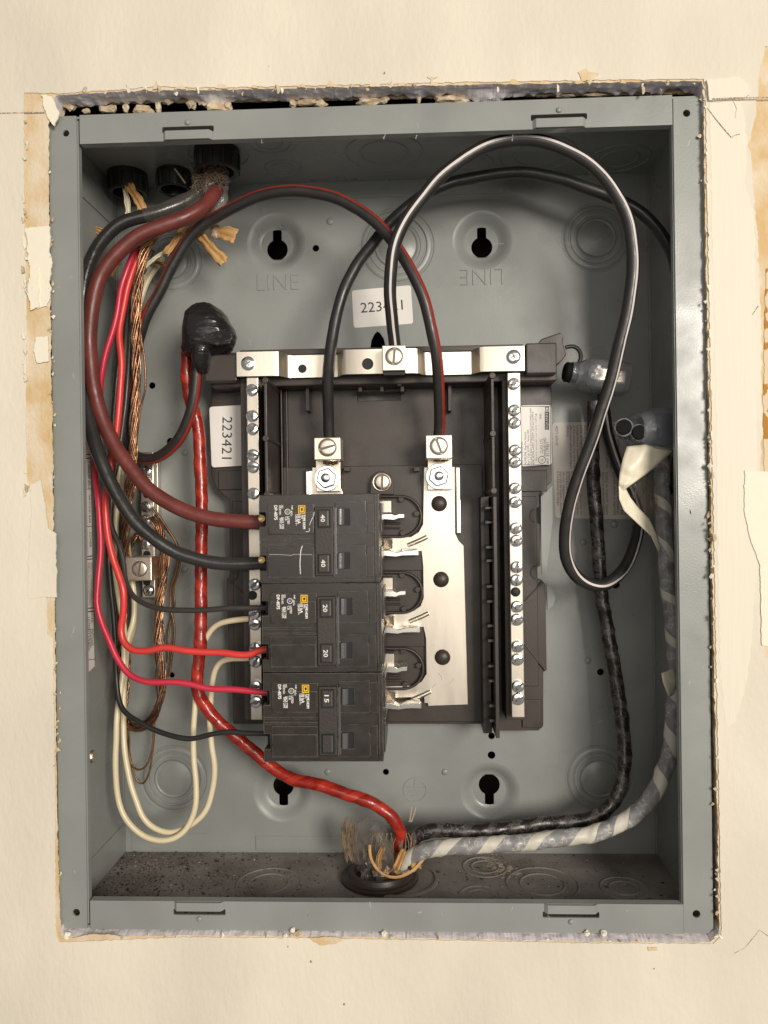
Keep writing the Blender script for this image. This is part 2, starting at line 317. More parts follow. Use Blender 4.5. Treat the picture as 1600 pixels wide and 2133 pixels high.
    def build(s, name, m, parent=None, bevel=0.0, bseg=2, smooth=None, recalc=True, solid=0.0):
        me = bpy.data.meshes.new(name); off = Vector((0, 0, 0))
        if parent is None and s.v:
            xs = [v.x for v in s.v]; ys = [v.y for v in s.v]; zs = [v.z for v in s.v]
            off = Vector(((min(xs) + max(xs)) / 2, (min(ys) + max(ys)) / 2, min(zs)))
        me.from_pydata([tuple(v - off) for v in s.v], [], s.f)
        if s.uv:
            ul = me.uv_layers.new(name='UVMap')
            for fi, uvs in s.uv.items():
                p = me.polygons[fi]
                for k, li in enumerate(p.loop_indices): ul.data[li].uv = uvs[k]
        if recalc and not s.uv:
            bm = bmesh.new(); bm.from_mesh(me); bmesh.ops.recalc_face_normals(bm, faces=bm.faces); bm.to_mesh(me); bm.free()
        me.materials.append(m); me.update()
        o = bpy.data.objects.new(name, me); COL.objects.link(o); o.location = off
        if smooth is not None:
            for p in me.polygons: p.use_smooth = True
            me.set_sharp_from_angle(angle=math.radians(smooth))
        if solid:
            sm = o.modifiers.new('thickness', 'SOLIDIFY'); sm.thickness = solid; sm.offset = 0
        if bevel:
            b = o.modifiers.new('edge', 'BEVEL'); b.width = bevel; b.segments = bseg; b.limit_method = 'ANGLE'; b.angle_limit = math.radians(35)
        if parent is not None: attach(o, parent)
        return o
def world_off(o):
    l = o.location.copy()
    while o.parent: o = o.parent; l = l + o.location
    return l
WOFF = {}
def attach(o, parent):
    o.parent = parent; po = WOFF.get(parent.name, Vector(parent.location))
    o.matrix_parent_inverse = Matrix.Translation(-po); WOFF[o.name] = Vector((0, 0, 0)) if True else po
def tag(o, label=None, cat=None, group=None, kind=None):
    if label: o['label'] = label
    if cat: o['category'] = cat
    if group: o['group'] = group
    if kind: o['kind'] = kind
    return o
def thing(name, label, cat, loc, group=None):
    o = bpy.data.objects.new(name, None); COL.objects.link(o); o.location = loc; o.empty_display_size = 0.01
    WOFF[o.name] = Vector(loc); return tag(o, label, cat, group)
def catmull(pts, step=0.0016):
    out = []; n = len(pts)
    for i in range(n - 1):
        p0 = pts[i - 1] if i else pts[0] * 2 - pts[1]; p1 = pts[i]; p2 = pts[i + 1]; p3 = pts[i + 2] if i + 2 < n else pts[-1] * 2 - pts[-2]
        k = max(2, int((p2 - p1).length / step))
        for j in range(k):
            t = j / k; t2 = t * t; t3 = t2 * t
            out.append(0.5 * ((2 * p1) + (p2 - p0) * t + (2 * p0 - 5 * p1 + 4 * p2 - p3) * t2 + (3 * p1 - p0 - 3 * p2 + p3) * t3))
    out.append(pts[-1].copy())
    # soften
    for _ in range(3):
        out = [out[0]] + [(out[i - 1] + out[i] * 2 + out[i + 1]) / 4 for i in range(1, len(out) - 1)] + [out[-1]]
    return out
def path(pts, wob=.00028):
    w_ = catmull([p if isinstance(p, Vector) else P(*p) for p in pts]); n = len(w_); sd = len(pts) * 3.7
    for i, p in enumerate(w_):            # hand-bent wander, nothing at the two ends
        e = min(1, i / 6, (n - 1 - i) / 6); q = p * 55
        w_[i] = p + Vector((noise.noise(q + Vector((sd, 0, 0))), .5 * noise.noise(q + Vector((0, sd, 0))), noise.noise(q + Vector((0, 0, sd))))) * wob * e * 1.6
    return w_
TXT = {}
def glyphs(s):
    if s not in TXT:
        c = bpy.data.curves.new('t', 'FONT'); c.body = s; c.size = 1.0; c.resolution_u = 2
        o = bpy.data.objects.new('t', c); me = bpy.data.meshes.new_from_object(o)
        vs = [v.co.copy() for v in me.vertices]; fs = [tuple(p.vertices) for p in me.polygons]
        bpy.data.objects.remove(o); bpy.data.curves.remove(c); bpy.data.meshes.remove(me); TXT[s] = (vs, fs)
    return TXT[s]
def text(mb, s, c, wid, hei, right, up, lift=0.00006, bold=0.0):
    """flat lettering centred on c, fitted to wid x hei"""
    vs, fs = glyphs(s)
    x0 = min(v.x for v in vs); x1 = max(v.x for v in vs); y0 = min(v.y for v in vs); y1 = max(v.y for v in vs)
    right = Vector(right); up = Vector(up); nrm = right.cross(up); c = Vector(c)
    sx = wid / (x1 - x0); sy = hei / (y1 - y0)
    offs = [(0, 0)] if not bold else [(-bold, 0), (bold, 0), (0, bold), (0, -bold)]
    for k, (bx, by) in enumerate(offs):
        mb.add([c + right * ((v.x - (x0 + x1) / 2) * sx + bx) + up * ((v.y - (y0 + y1) / 2) * sy + by) + nrm * (lift + k * 0.000012) for v in vs], fs)
CW = ((0, 0, -1), (1, 0, 0)); CCW = ((0, 0, 1), (-1, 0, 0)); UP = ((1, 0, 0), (0, 0, 1)); DOWN = ((-1, 0, 0), (0, 0, -1))
def circ(cx, cz, r, n=20, a0=0): return [(cx + r * math.cos(a0 + 2 * math.pi * i / n), cz + r * math.sin(a0 + 2 * math.pi * i / n)) for i in range(n)]
def xz(p): return (p.x, p.z)
def pl(pts, y): return [xz(P(a, b, y)) for a, b in pts]
def rrect(x0, x1, z0, z1, r, n=5):
    o = []
    for cx, cz, a in ((x1 - r, z1 - r, 0), (x0 + r, z1 - r, 90), (x0 + r, z0 + r, 180), (x1 - r, z0 + r, 270)):
        for i in range(n + 1):
            t = math.radians(a + 90 * i / n); o.append((cx + r * math.cos(t), cz + r * math.sin(t)))
    return o
def dup(root, delta, skip=()):
    r = root.copy(); COL.objects.link(r); r.location = root.location + Vector(delta)
    for ch in list(root.children):
        if ch.name.split('.')[0] in skip: continue
        c = ch.copy(); COL.objects.link(c); c.parent = r
        for g in ch.children:
            d = g.copy(); COL.objects.link(d); d.parent = c
    return r

W2, H2, DEP = 0.181, 0.2285, 0.095

# ================================================================== WALL
WY = -0.0035; WB = 0.0090                 # drywall front and back
def jag(pts, y, step=4.0, amp=1.5, fr=0.05, seed=0, big=0.0):
    """densify a photo-pixel outline and roughen it"""
    out = []; n = len(pts)
    for i in range(n):
        a = Vector((*pts[i], 0)); b = Vector((*pts[(i + 1) % n], 0)); k = max(1, int((b - a).length / step)); nr = Vector((-(b - a).y, (b - a).x, 0)).normalized()
        for j in range(k):
            p = a + (b - a) * (j / k)
            d = amp * noise.noise(Vector((p.x * fr, p.y * fr, seed))) * 1.6 + amp * .8 * noise.noise(Vector((p.x * fr * 4, p.y * fr * 4, seed + 9))) + big * noise.noise(Vector((p.x * .012, p.y * .012, seed + 3)))
            out.append((p.x + nr.x * d, p.y + nr.y * d))
    return [xz(P(a, b, y)) for a, b in out], out
hole = [(116, 199), (260, 190), (400, 188), (620, 184), (860, 178), (1100, 174), (1300, 171), (1462, 168), (1466, 200), (1468, 400), (1474, 700), (1480, 1000), (1486, 1300), (1492, 1600),
        (1499, 1950), (1480, 1963), (1250, 1962), (1000, 1957), (700, 1951), (400, 1948), (200, 1952), (127, 1950), (119, 1700), (115, 1330), (111, 1000), (107, 760), (104, 560), (102, 400), (102, 260)]
wall = thing('wall', 'cream painted drywall with a rough rectangular hole cut round the grey box', None, (0, 0, -0.6)); wall['kind'] = 'structure'
BIG = [(-0.75, -0.6), (0.75, -0.6), (0.75, 0.6), (-0.75, 0.6)]
hl, hpx = jag(hole, WY, 4.0, 1.6, 0.06, 1)
mb = MB()
bm_loops = MB(); bm_loops.sheet(BIG, [hl], WY, WB)
# front face of the board only, edges of the cut are built separately below
mb.v = bm_loops.v; mb.f = [f for f in bm_loops.f if len(f) == 3]
mb.build('paper_face', M['paper'], wall, recalc=True)
# cut edge of the board: rows from front to back, broken back edge
mb = MB(); n = len(hl); rows = 6; grid = []
for i in range(n):
    px, py = hpx[i]
    top = max(0.0, 1 - abs(py - 195) / 40.0)
    for r in range(rows):
        t = r / (rows - 1); y = WY + ((WB - .0016 if py < 230 else WB) - WY) * t
        x, z = hl[i]
        nz1 = noise.noise(Vector((px * .06, py * .06, 4 + t * 9))); nz2 = noise.noise(Vector((px * .015, py * .015, 8)))
        e = 0.0004 * nz1 * (1 if 0 < r else 0)
        brk = 0
        if r >= 3 and top > .3:
            brk = (max(0, -nz2 - .25) * 0.010 + nz1 * .0022 - max(0, nz2 - .1) * .004) * (r - 2) / 3
        nx = -1 if px < 400 and 230 < py < 1930 else 1 if px > 1440 and 230 < py < 1930 else 0
        nzv = 1 if py < 230 else -1 if py > 1930 else 0
        # lean inward a little towards the box (negative = towards the opening)
        lean = -0.0006 * t if nzv > 0 else (-0.0022 * t if nzv < 0 else (0.0060 if nx < 0 else .0012) * t)
        if r >= 3: y += brk * .2
        z += nzv * (e + lean) + (brk * -1.0 if nzv > 0 else 0); x += nx * (e + lean)
        grid.append((x, y, z))
def side_of(i): px, py = hpx[i]; return 230 < py < 1935
for flag, m_ in ((False, M['gypsum']), (True, M['gypsum_warm'])):
    mb = MB(); mb.add(grid, [(i * rows + r, ((i + 1) % n) * rows + r, ((i + 1) % n) * rows + r + 1, i * rows + r + 1) for i in range(n) for r in range(rows - 1) if side_of(i) == flag])
    mb.build('cut_edge', m_, wall, recalc=True)
# back paper of the board
mb = MB(); outer2 = BIG; mb.v = [Vector((v.x, WB + .001, v.z)) for v in bm_loops.v]; mb.f = [f for f in bm_loops.f if len(f) == 3][:len([f for f in bm_loops.f if len(f) == 3]) // 2]
mb.build('back_paper', M['gypsum_warm'], wall)
# paint skin, torn back at the left and at the far right
pt = [(126, 194), (260, 186), (320, 180), (400, 182), (620, 179), (860, 173), (1100, 169), (1300, 166), (1466, 164), (1470, 200), (1473, 400), (1479, 700), (1485, 1000), (1491, 1300), (1497, 1600), (1503, 1950), (1486, 1966),
      (1250, 1965), (1000, 1960), (700, 1955), (400, 1952), (250, 1958), (122, 1963), (116, 1940), (115, 1700), (111, 1330), (99, 1322), (97, 1240), (100, 1190), (102, 1120), (70, 1060), (56, 990), (54, 830), (56, 640), (52, 500), (50, 420), (50, 300), (50, 194)]
pl_, _ = jag(pt, WY - .0006, 3.5, 1.3, 0.08, 5)
rt = [(1594, 96), (1900, 96), (1900, 1372), (1592, 1368), (1586, 1200), (1580, 1010), (1588, 900), (1586, 700), (1580, 520), (1566, 350), (1560, 300), (1574, 240), (1580, 160)]
rl_, _ = jag(rt, WY - .0006, 4.5, 2.2, 0.06, 11)
mb = MB(); mb.sheet(BIG, [pl_, rl_], WY - .0006, WY - .00005)
mb.build('paint_layer', M['paint'], wall)
# bare gluey paper showing at the far right
gl_, _ = jag([(1596, 560), (1800, 560), (1800, 1010), (1592, 1010), (1590, 830)], WY - .0003, 5, 2, .06, 17)
mb = MB(); mb.prism(gl_, WY - .00035, WY - .00006); mb.build('glue_patch', M['rust'], wall)
# vertical strip of brushed paint to the right of the box and the filler over it
def patch(name, pts, y0, m, th=.0006, step=4, amp=1.5, seed=0, fr=.05):
    l, _ = jag(pts, y0, step, amp, fr, seed); b = MB(); b.prism(l, y0, y0 + th); return b.build(name, m, wall)
patch('brushed_strip', [(1478, 214), (1545, 212), (1556, 300), (1552, 380), (1572, 450), (1576, 900), (1578, 1190), (1566, 1300), (1566, 1340), (1556, 1420), (1535, 1500), (1512, 1520), (1500, 1400), (1496, 1200), (1490, 800), (1484, 500)], WY - .00068, M['brushed'], .0002, 5, 2.5, 21)
patch('filler_patch', [(1552, 980), (1640, 985), (1640, 1345), (1588, 1345), (1584, 1180), (1560, 1110), (1550, 1060)], WY - .0013, M['plaster'], .0006, 4, 1.5, 23)
patch('corner_filler', [(1472, 166), (1540, 160), (1556, 172), (1562, 196), (1545, 206), (1478, 208)], WY - .0022, M['brushed'], .0015, 4, 1.4, 25)
patch('filler_smear', [(52, 478), (104, 470), (106, 600), (98, 640), (72, 640), (62, 560)], WY - .0011, M['plaster'], .001, 3, 3.0, 31, .07)
patch('filler_smear', [(62, 560), (78, 556), (82, 640), (64, 646), (56, 610)], WY - .0018, M['plaster'], .0008, 3, 2.0, 33, .09)
patch('filler_smear', [(74, 704), (100, 700), (102, 752), (78, 756), (70, 730)], WY - .0014, M['plaster'], .001, 3, 2.4, 35, .09)
patch('filler_smear', [(62, 1010), (84, 1000), (92, 1040), (100, 1100), (116, 1112), (118, 1244), (58, 1246), (60, 1150), (66, 1070)], WY - .0013, M['paint'], .0008, 3, 1.5, 37, .05)
patch('filler_smear', [(86, 196), (108, 200), (124, 236), (112, 262), (96, 240)], WY - .0012, M['plaster'], .001, 3, 2, 39, .09)
# loose curls of torn paint along the tears
for k in range(46):
    if k < 22: x, y = 52 + random.uniform(-5, 4), random.uniform(200, 1060)
    elif k < 34: x, y = random.uniform(1472, 1476) + (k - 22) * 1.6, 300 + (k - 22) * 100 + random.uniform(-20, 20)
    else: x, y = random.uniform(130, 1460), random.choice((186, 184)) + random.uniform(-3, 3)
    sx, sy = random.uniform(1.5, 5), random.uniform(3, 12)
    patch('paint_flake', [(x - sx, y - sy), (x + sx * .7, y - sy * .6), (x + sx, y + sy * .5), (x - sx * .2, y + sy)], WY - random.uniform(.0011, .0022), random.choice((M['plaster'], M['paint'], M['gypsum_warm'])), .0007, 2.5, 1.5, k, .12)
for k in range(14):
    x = 320 + k * 74 + random.uniform(-20, 20); y = 184 - (x - 300) * .014
    s1 = random.uniform(5, 13)
    patch('torn_paper_scrap', [(x - s1, y + 2), (x - s1 * .4, y - s1 * random.uniform(.3, 1)), (x + s1 * .6, y - s1 * .5), (x + s1, y + 3)], WY - .0009, M['paper'], .0006, 2.5, 1.4, 60 + k, .12)
for pts in ([(150, 1954), (190, 1946), (240, 1948), (255, 1952), (200, 1960)], [(642, 1954), (690, 1952), (722, 1956), (700, 1966), (668, 1970)], [(1204, 150), (1222, 142), (1228, 150), (1248, 152), (1240, 166), (1214, 168)],
            [(1350, 1974), (1370, 1974), (1372, 1980), (1352, 1981)], [(318, 186), (326, 166), (332, 184)], [(890, 160), (912, 160), (902, 165), (902, 178), (896, 178), (898, 164)]):
    patch('torn_paper_scrap', pts, WY - .0011, M['paper'], .0006, 2.5, 1.2, 80, .1)
# broken gypsum hanging in the gap above the box
def chunk(name, c, sz, m, seed, parent, squash=(1, 1, 1), sub=2, rough=.35):
    bm = bmesh.new(); bmesh.ops.create_icosphere(bm, subdivisions=sub, radius=1.0)
    for v in bm.verts:
        d = 1 + rough * noise.noise(v.co * 1.7 + Vector((seed, 0, 0))) * 1.6 + rough * .5 * noise.noise(v.co * 5 + Vector((0, seed, 0)))
        v.co = Vector((v.co.x * squash[0], v.co.y * squash[1], v.co.z * squash[2])) * d * sz + Vector(c)
    b = MB(); b.v = [v.co.copy() for v in bm.verts]; b.f = [tuple(v.index for v in f.verts) for f in bm.faces]; bm.free()
    return b.build(name, m, parent)
for k, (x, y, s1, sq) in enumerate([(228, 228, .0026, (2.2, 1, .8)), (296, 230, .0032, (2.0, 1, .8)), (330, 222, .0018, (1, 1, 2)), (452, 226, .0040, (1.6, 1, 1)), (350, 210, .0020, (1.6, 1, 1)),
                                    (640, 214, .0028, (2.4, 1, .7)), (770, 212, .0030, (2.6, 1, .8)), (872, 200, .0020, (.8, 1, 2.2)), (930, 208, .0030, (2.6, 1, .8)), (145, 214, .003, (1.4, 1, 1.4)), (960, 212, .0024, (2.4, 1, .7)), (560, 208, .002, (3, 1, .5)), (1240, 198, .0016, (4, 1, .5)), (1180, 200, .0014, (4, 1, .5)), (262, 226, .0018, (1, 1, 1.6)), (400, 216, .0022, (1.2, 1, 1.4)), (430, 214, .0024, (1.8, 1, 1)), (476, 222, .0022, (1.2, 1, 1.2)), (610, 216, .0018, (1.2, 1, 1.4)), (668, 216, .0022, (1.6, 1, 1)), (800, 208, .0020, (1.6, 1, 1)), (180, 232, .0016, (1.4, 1, 1))]):
    chunk('gypsum_chunk', P(x, y, .0075), s1, M['gypsum_warm'], k * 3.1, wall, sq)
for k, (x, y, s1) in enumerate([(1222, 1944, .0016), (1258, 1944, .0018), (1498, 1950, .0022), (610, 1938, .0015), (800, 1945, .0016), (140, 1948, .002)]):
    chunk('gypsum_crumb', P(x, y, -.002), s1, M['plaster'], 50 + k, wall)
for m_, sd in ((M['plaster'], 1), (M['gypsum_warm'], 2), (M['paper'], 3)):
    b = MB(); rnd = random.Random(sd)
    for k in range(60):
        i = int(len(hl) * ((rnd.random() * 7 // 1 + rnd.gauss(.5, .16)) / 7)) % len(hl) if rnd.random() < .6 else rnd.randrange(len(hl)); px, py = hpx[i]
        if m_ is M['plaster'] and py < 300 and 300 < px < 1300 and rnd.random() < .6: continue
        c = Vector((hl[i][0] + rnd.gauss(0, .0007), WY + rnd.choice((-.0008, -.0004, .0005, .002)), hl[i][1] + rnd.gauss(0, .0007))); s0 = rnd.uniform(.0004, .0014) * (1.7 if rnd.random() < .08 else 1)
        vs = [c + Vector((x * rnd.uniform(.4, 1.4), y * rnd.uniform(.4, 1.0), z * rnd.uniform(.4, 1.5))) * s0 for x, y, z in ((1, 0, 0), (0, 0, 1), (-1, 0, 0), (0, 0, -1), (.2, -1, .2), (0, 1, 0), (.7, -.5, .7), (-.7, -.5, -.6))]
        b.add(vs, [(0, 1, 6), (6, 1, 4), (0, 6, 4), (1, 2, 4), (2, 3, 7), (7, 3, 4), (2, 7, 4), (3, 0, 4), (1, 0, 5), (2, 1, 5), (3, 2, 5), (0, 3, 5)])
    o = b.build('crumb', m_, wall); o['kind'] = 'stuff'
# pencil lines and cracks
def line(name, pts, wpx, y, m, parent, th=.00004):
    w_ = [P(a, b, y) for a, b in pts]; b = MB(); L_ = []; R_ = []
    for i, p in enumerate(w_):
        t = (w_[min(i + 1, len(w_) - 1)] - w_[max(i - 1, 0)]).normalized(); nr = Vector((-t.z, 0, t.x)); h = U(wpx, y) / 2 * random.uniform(.7, 1.2)
        L_.append(xz(p + nr * h)); R_.append(xz(p - nr * h))
    b.prism(L_ + R_[::-1], y - th, y); return b.build(name, m, parent)
line('pencil_line', [(-60, 237), (0, 236), (40, 235), (94, 234)], 2.5, WY - .00062, M['pencil'], wall)
line('pencil_line', [(1484, 206), (1530, 204), (1600, 203), (1680, 202)], 3, WY - .0024, M['pencil'], wall)
line('crack_line', [(1474, 224), (1490, 246), (1508, 268), (1524, 286), (1532, 281), (1542, 279)], 1.5, WY - .00095, M['pencil'], wall)
line('crack_line', [(1530, 1986), (1552, 1974), (1572, 1950), (1582, 1937), (1600, 1950)], 1.5, WY - .00062, M['pencil'], wall)
line('crack_line', [(1568, 655), (1580, 637)], 1.5, WY - .00095, M['pencil'], wall)
line('crack_line', [(1530, 210), (1536, 226), (1533, 244)], 3, WY - .00095, M['brushed'], wall)
for x, y, r in ((648, 2003, 3), (717, 2092, 2.5), (600, 1972, 2), (1360, 1977, 3), (800, 152, 3), (1362, 2018, 2), (560, 138, 1.5)):
    b = MB(); c = P(x, y, WY - .00062); b.prism(circ(c.x, c.z, U(r, WY), 9), WY - .00068, WY - .0006); b.build('nail_mark', M['pencil'], wall)
# dark cavity between the studs, behind board and box
b = MB(); b.box(-.75, .75, .15, .16, -.6, .6); b.box(-.75, .75, WB + .002, .15, -.61, -.6); b.box(-.75, .75, WB + .002, .15, .6, .61); b.box(-.76, -.75, WB + .002, .15, -.6, .6); b.box(.75, .76, WB + .002, .15, -.6, .6)
b.build('wall_cavity', M['cavity'], wall)

# ================================================================== ENCLOSURE
box = thing('electrical_box', 'open grey steel breaker panel box set in the hole of the cream wall', 'electrical box', (0, DEP, -H2))
T = 0.0012
# --- back panel with holes
ko = [(1242, 495, 72), (826, 512, 80), (358, 545, 64), (362, 1622, 72), (1248, 1622, 70)]
keys = [(575, 505, 0, 62), (1005, 500, 0, 62), (588, 1652, 1, 62), (1021, 1650, 1, 62)]
small = [(658, 517, 7), (317, 803, 7), (804, 1608, 6.5), (1024, 1533, 7), (1024, 1573, 8), (1251, 1400, 7), (358, 1406, 6), (355, 920, 8), (1282, 1217, 9)]
dimp = [(688, 461, 8), (683, 1608, 7), (927, 1608, 7), (385, 943, 7), (384, 1186, 7), (1280, 1092, 8), (1225, 1376, 7), (1215, 1130, 7)]
holes = []
for x, y, r in ko: c = P(x, y, DEP); holes.append(circ(c.x, c.z, U(r, DEP), 48))
for x, y, fl, r in keys: c = P(x, y, DEP); holes.append(circ(c.x, c.z, U(r, DEP), 48))
for x, y, r in small: c = P(x, y, DEP); holes.append(circ(c.x, c.z, U(r, DEP), 18))
arch = pl([(770, 735), (800, 735), (803, 722), (800, 706), (792, 694), (786, 690), (780, 696), (774, 708)], DEP); holes.append(arch)
b = MB(); b.sheet([(-W2, -H2), (W2, -H2), (W2, H2), (-W2, H2)], holes, DEP, DEP + T); b.build('back_panel', M['box'], box)
for x, y, r in ko:
    c = P(x, y, DEP); R = U(r, DEP)
    def gv(rr, d=.0006, w=.0009): return [(rr + w, 0), (rr + w * .4, d), (rr - w * .4, d), (rr - w, 0)]
    prof = [(R, .0)] + gv(R * .95) + [(R * .86, -.0005), (R * .80, -.0005)] + gv(R * .76) + gv(R * .60) + [(R * .55, -.0004)] + gv(R * .50, .0004) + [(0, 0)]
    b = MB(); b.lathe(c, prof, n=64); b.build('knockout', M['box'], box, smooth=40)
for x, y, fl, r in keys:
    c = P(x, y, DEP); R = U(r, DEP); r1 = R * .52; h = .0055
    prof = [(R, 0), (R * .96, .0001), (R * .88, .0007), (R * .78, .0020), (R * .68, .0038), (R * .60, .0050), (r1, h)]
    b = MB(); b.lathe(c, prof, n=56)
    sg = -1 if not fl else 1
    rb, rs = U(22, DEP), U(9.5, DEP); cz = c.z + sg * rb * .45
    kp = []
    for i in range(31):
        a = math.radians(-90 * -sg + 0) ; 
    a0 = math.asin(rs / rb)
    for i in range(25):                    # big round
        a = math.pi / 2 + a0 + (2 * math.pi - 2 * a0) * i / 24; kp.append((c.x + rb * math.cos(a), cz - sg * rb * math.sin(a)))
    zt = cz - sg * U(38, DEP)
    for i in range(9):
        a = math.pi * i / 8; kp.append((c.x + rs * math.cos(a), zt - sg * rs * math.sin(a)))
    s2 = MB(); rr1 = max(r1, U(50, DEP) * .9)
    # plate carrying the keyhole
    s2.sheet(circ(c.x, c.z - sg * U(8, DEP), r1 * 1.22, 40), [kp], DEP + h - .0002, DEP + h + .0008)
    b.add(s2.v, s2.f); b.build('keyhole_boss', M['box'], box, smooth=40)
for x, y, r in dimp:
    b = MB(); b.dome(P(x, y, DEP), U(r, DEP), .0012, 20, 5); b.build('dimple', M['box'], box, smooth=60)
# stepped seam of the back sheet
for (x0, x1, y0, y1, d) in ((490, 1060, 405, 404, 0),):
    pass
b = MB(); b.box(P(480, 425, DEP).x, P(1062, 400, DEP).x, DEP - .0008, DEP - .0001, P(770, 411, DEP).z, P(770, 372, DEP).z); b.build('folded_lip', M['box'], box, bevel=.0003)
b = MB(); b.box(P(533, 1741, DEP).x, P(1180, 1741, DEP).x, DEP - .0008, DEP - .0001, P(770, 1772, DEP).z, P(770, 1742, DEP).z); b.build('folded_lip', M['box'], box, bevel=.0003)
b = MB(); b.box(P(275, 1737, DEP).x, P(440, 1737, DEP).x, DEP - .0006, DEP - .0001, P(350, 1772, DEP).z, P(350, 1735, DEP).z); b.build('folded_lip', M['box'], box, bevel=.0003)
# embossed words and earth mark
def emboss(s, px, py, wpx, hpx, orient, y, parent, name='embossed_lettering'):
    c = bpy.data.curves.new('t', 'FONT'); c.body = s; c.size = 1.0; c.extrude = 0.02; c.bevel_depth = 0.012; c.bevel_resolution = 1; c.offset = -0.035; c.resolution_u = 2
    o = bpy.data.objects.new('t', c); me = bpy.data.meshes.new_from_object(o); vs = [v.co.copy() for v in me.vertices]; fs = [tuple(p.vertices) for p in me.polygons]
    bpy.data.objects.remove(o); bpy.data.curves.remove(c); bpy.data.meshes.remove(me)
    x0 = min(v.x for v in vs); x1 = max(v.x for v in vs); y0 = min(v.y for v in vs); y1 = max(v.y for v in vs); z0 = min(v.z for v in vs); z1 = max(v.z for v in vs)
    r_, u_ = Vector(orient[0]), Vector(orient[1]); n_ = r_.cross(u_); cc = P(px, py, y); b = MB()
    b.add([cc + r_ * ((v.x - (x0 + x1) / 2) / (x1 - x0) * U(wpx, y)) + u_ * ((v.y - (y0 + y1) / 2) / (y1 - y0) * U(hpx, y)) + n_ * ((v.z - z0) / (z1 - z0) * .0007 - .0001) for v in vs], fs)
    return b.build(name, M['box'], parent, recalc=False, smooth=50)
emboss('LINE', 579, 588, 88, 32, UP, DEP, box)
emboss('LINE', 1003, 577, 88, 32, DOWN, DEP, box)
def ring_tube(c, r, rt, n=40): return [c + Vector((r * math.cos(2 * math.pi * i / n), 0, r * math.sin(2 * math.pi * i / n))) for i in range(n + 1)]
b = MB(); c = P(864, 1645, DEP); R = U(24, DEP)
b.tube(ring_tube(c, R, 0), .0004, 8, uv=False)
for dx0, dz0, dx1, dz1 in ((-.9, .25, .9, .25), (0, .25, 0, 1), (-.55, -.15, .55, -.15), (-.3, -.5, .3, -.5)):
    b.tube([c + Vector((dx0 * R, 0, dz0 * R)), c + Vector((dx1 * R, 0, dz1 * R))], .0004, 8, uv=False)
b.build('earth_symbol', M['box'], box, smooth=50)
# --- side walls
b = MB(); b.box(-W2 - T, -W2, T, DEP, -H2, H2); b.build('side_wall', M['box'], box)
b = MB(); b.box(W2, W2 + T, T, DEP, -H2, H2); b.build('side_wall', M['box'], box)
b = MB(); b.box(-W2, W2, T, DEP, H2, H2 + T); b.build('top_wall', M['box'], box)
b = MB(); b.box(-W2, W2, T, DEP, -H2 - T, -H2); b.build('bottom_wall', M['floor'], box)
# corner tabs: seam ridges
b = MB(); b.box(-W2, -W2 + .0009, DEP - .062, DEP - .0002, H2 - .028, H2 - .0003); b.build('corner_tab', M['box'], box, bevel=.0003)
b = MB(); b.box(-W2, -W2 + .0009, DEP - .062, DEP - .0002, -H2 + .0003, -H2 + .020); b.build('corner_tab', M['box'], box, bevel=.0003)
for sx in (-1, 1):
    b = MB(); x = sx * (W2 - .0008); b.box(min(x, sx * W2), max(x, sx * W2), DEP - .0016, DEP - .0002, -H2 + .0003, H2 - .001); b.build('corner_seam', M['box'], box)
# knockouts on top and bottom walls
def wall_ko(px, py, z, r, n=48):
    c = PZ(px, py, z); sg = -1 if z > 0 else 1; b = MB()
    for rr in ((1.0, .62) if r > .008 else (1.0,)):
        b.lathe(c, [(r * rr + .0009, -sg * .0002), (r * rr + .0004, sg * .0005), (r * rr - .0004, sg * .0005), (r * rr - .0009, -sg * .0002)], 'z', n)
    return b.build('knockout', M['box'] if z > 0 else M['floor'], box, smooth=45)
for px, py, r in ((455, 320, .019), (590, 350, .0115), (800, 318, .024), (1120, 322, .024), (1290, 330, .019), (560, 298, .013), (985, 338, .012)): wall_ko(px, py, H2, r)
for px, py, r in ((1130, 1842, .022), (1010, 1806, .014), (1000, 1866, .012), (560, 1840, .02), (1300, 1850, .014)): wall_ko(px, py, -H2, r)
# UL-like round emboss on the right wall
c = PX(1347, 1280, W2); b = MB()
b.lathe(c, [(.0125, .0002), (.0121, -.0004), (.0116, -.0004), (.0112, .0002)], 'x', 40); b.build('round_emboss', M['box'], box, smooth=45)
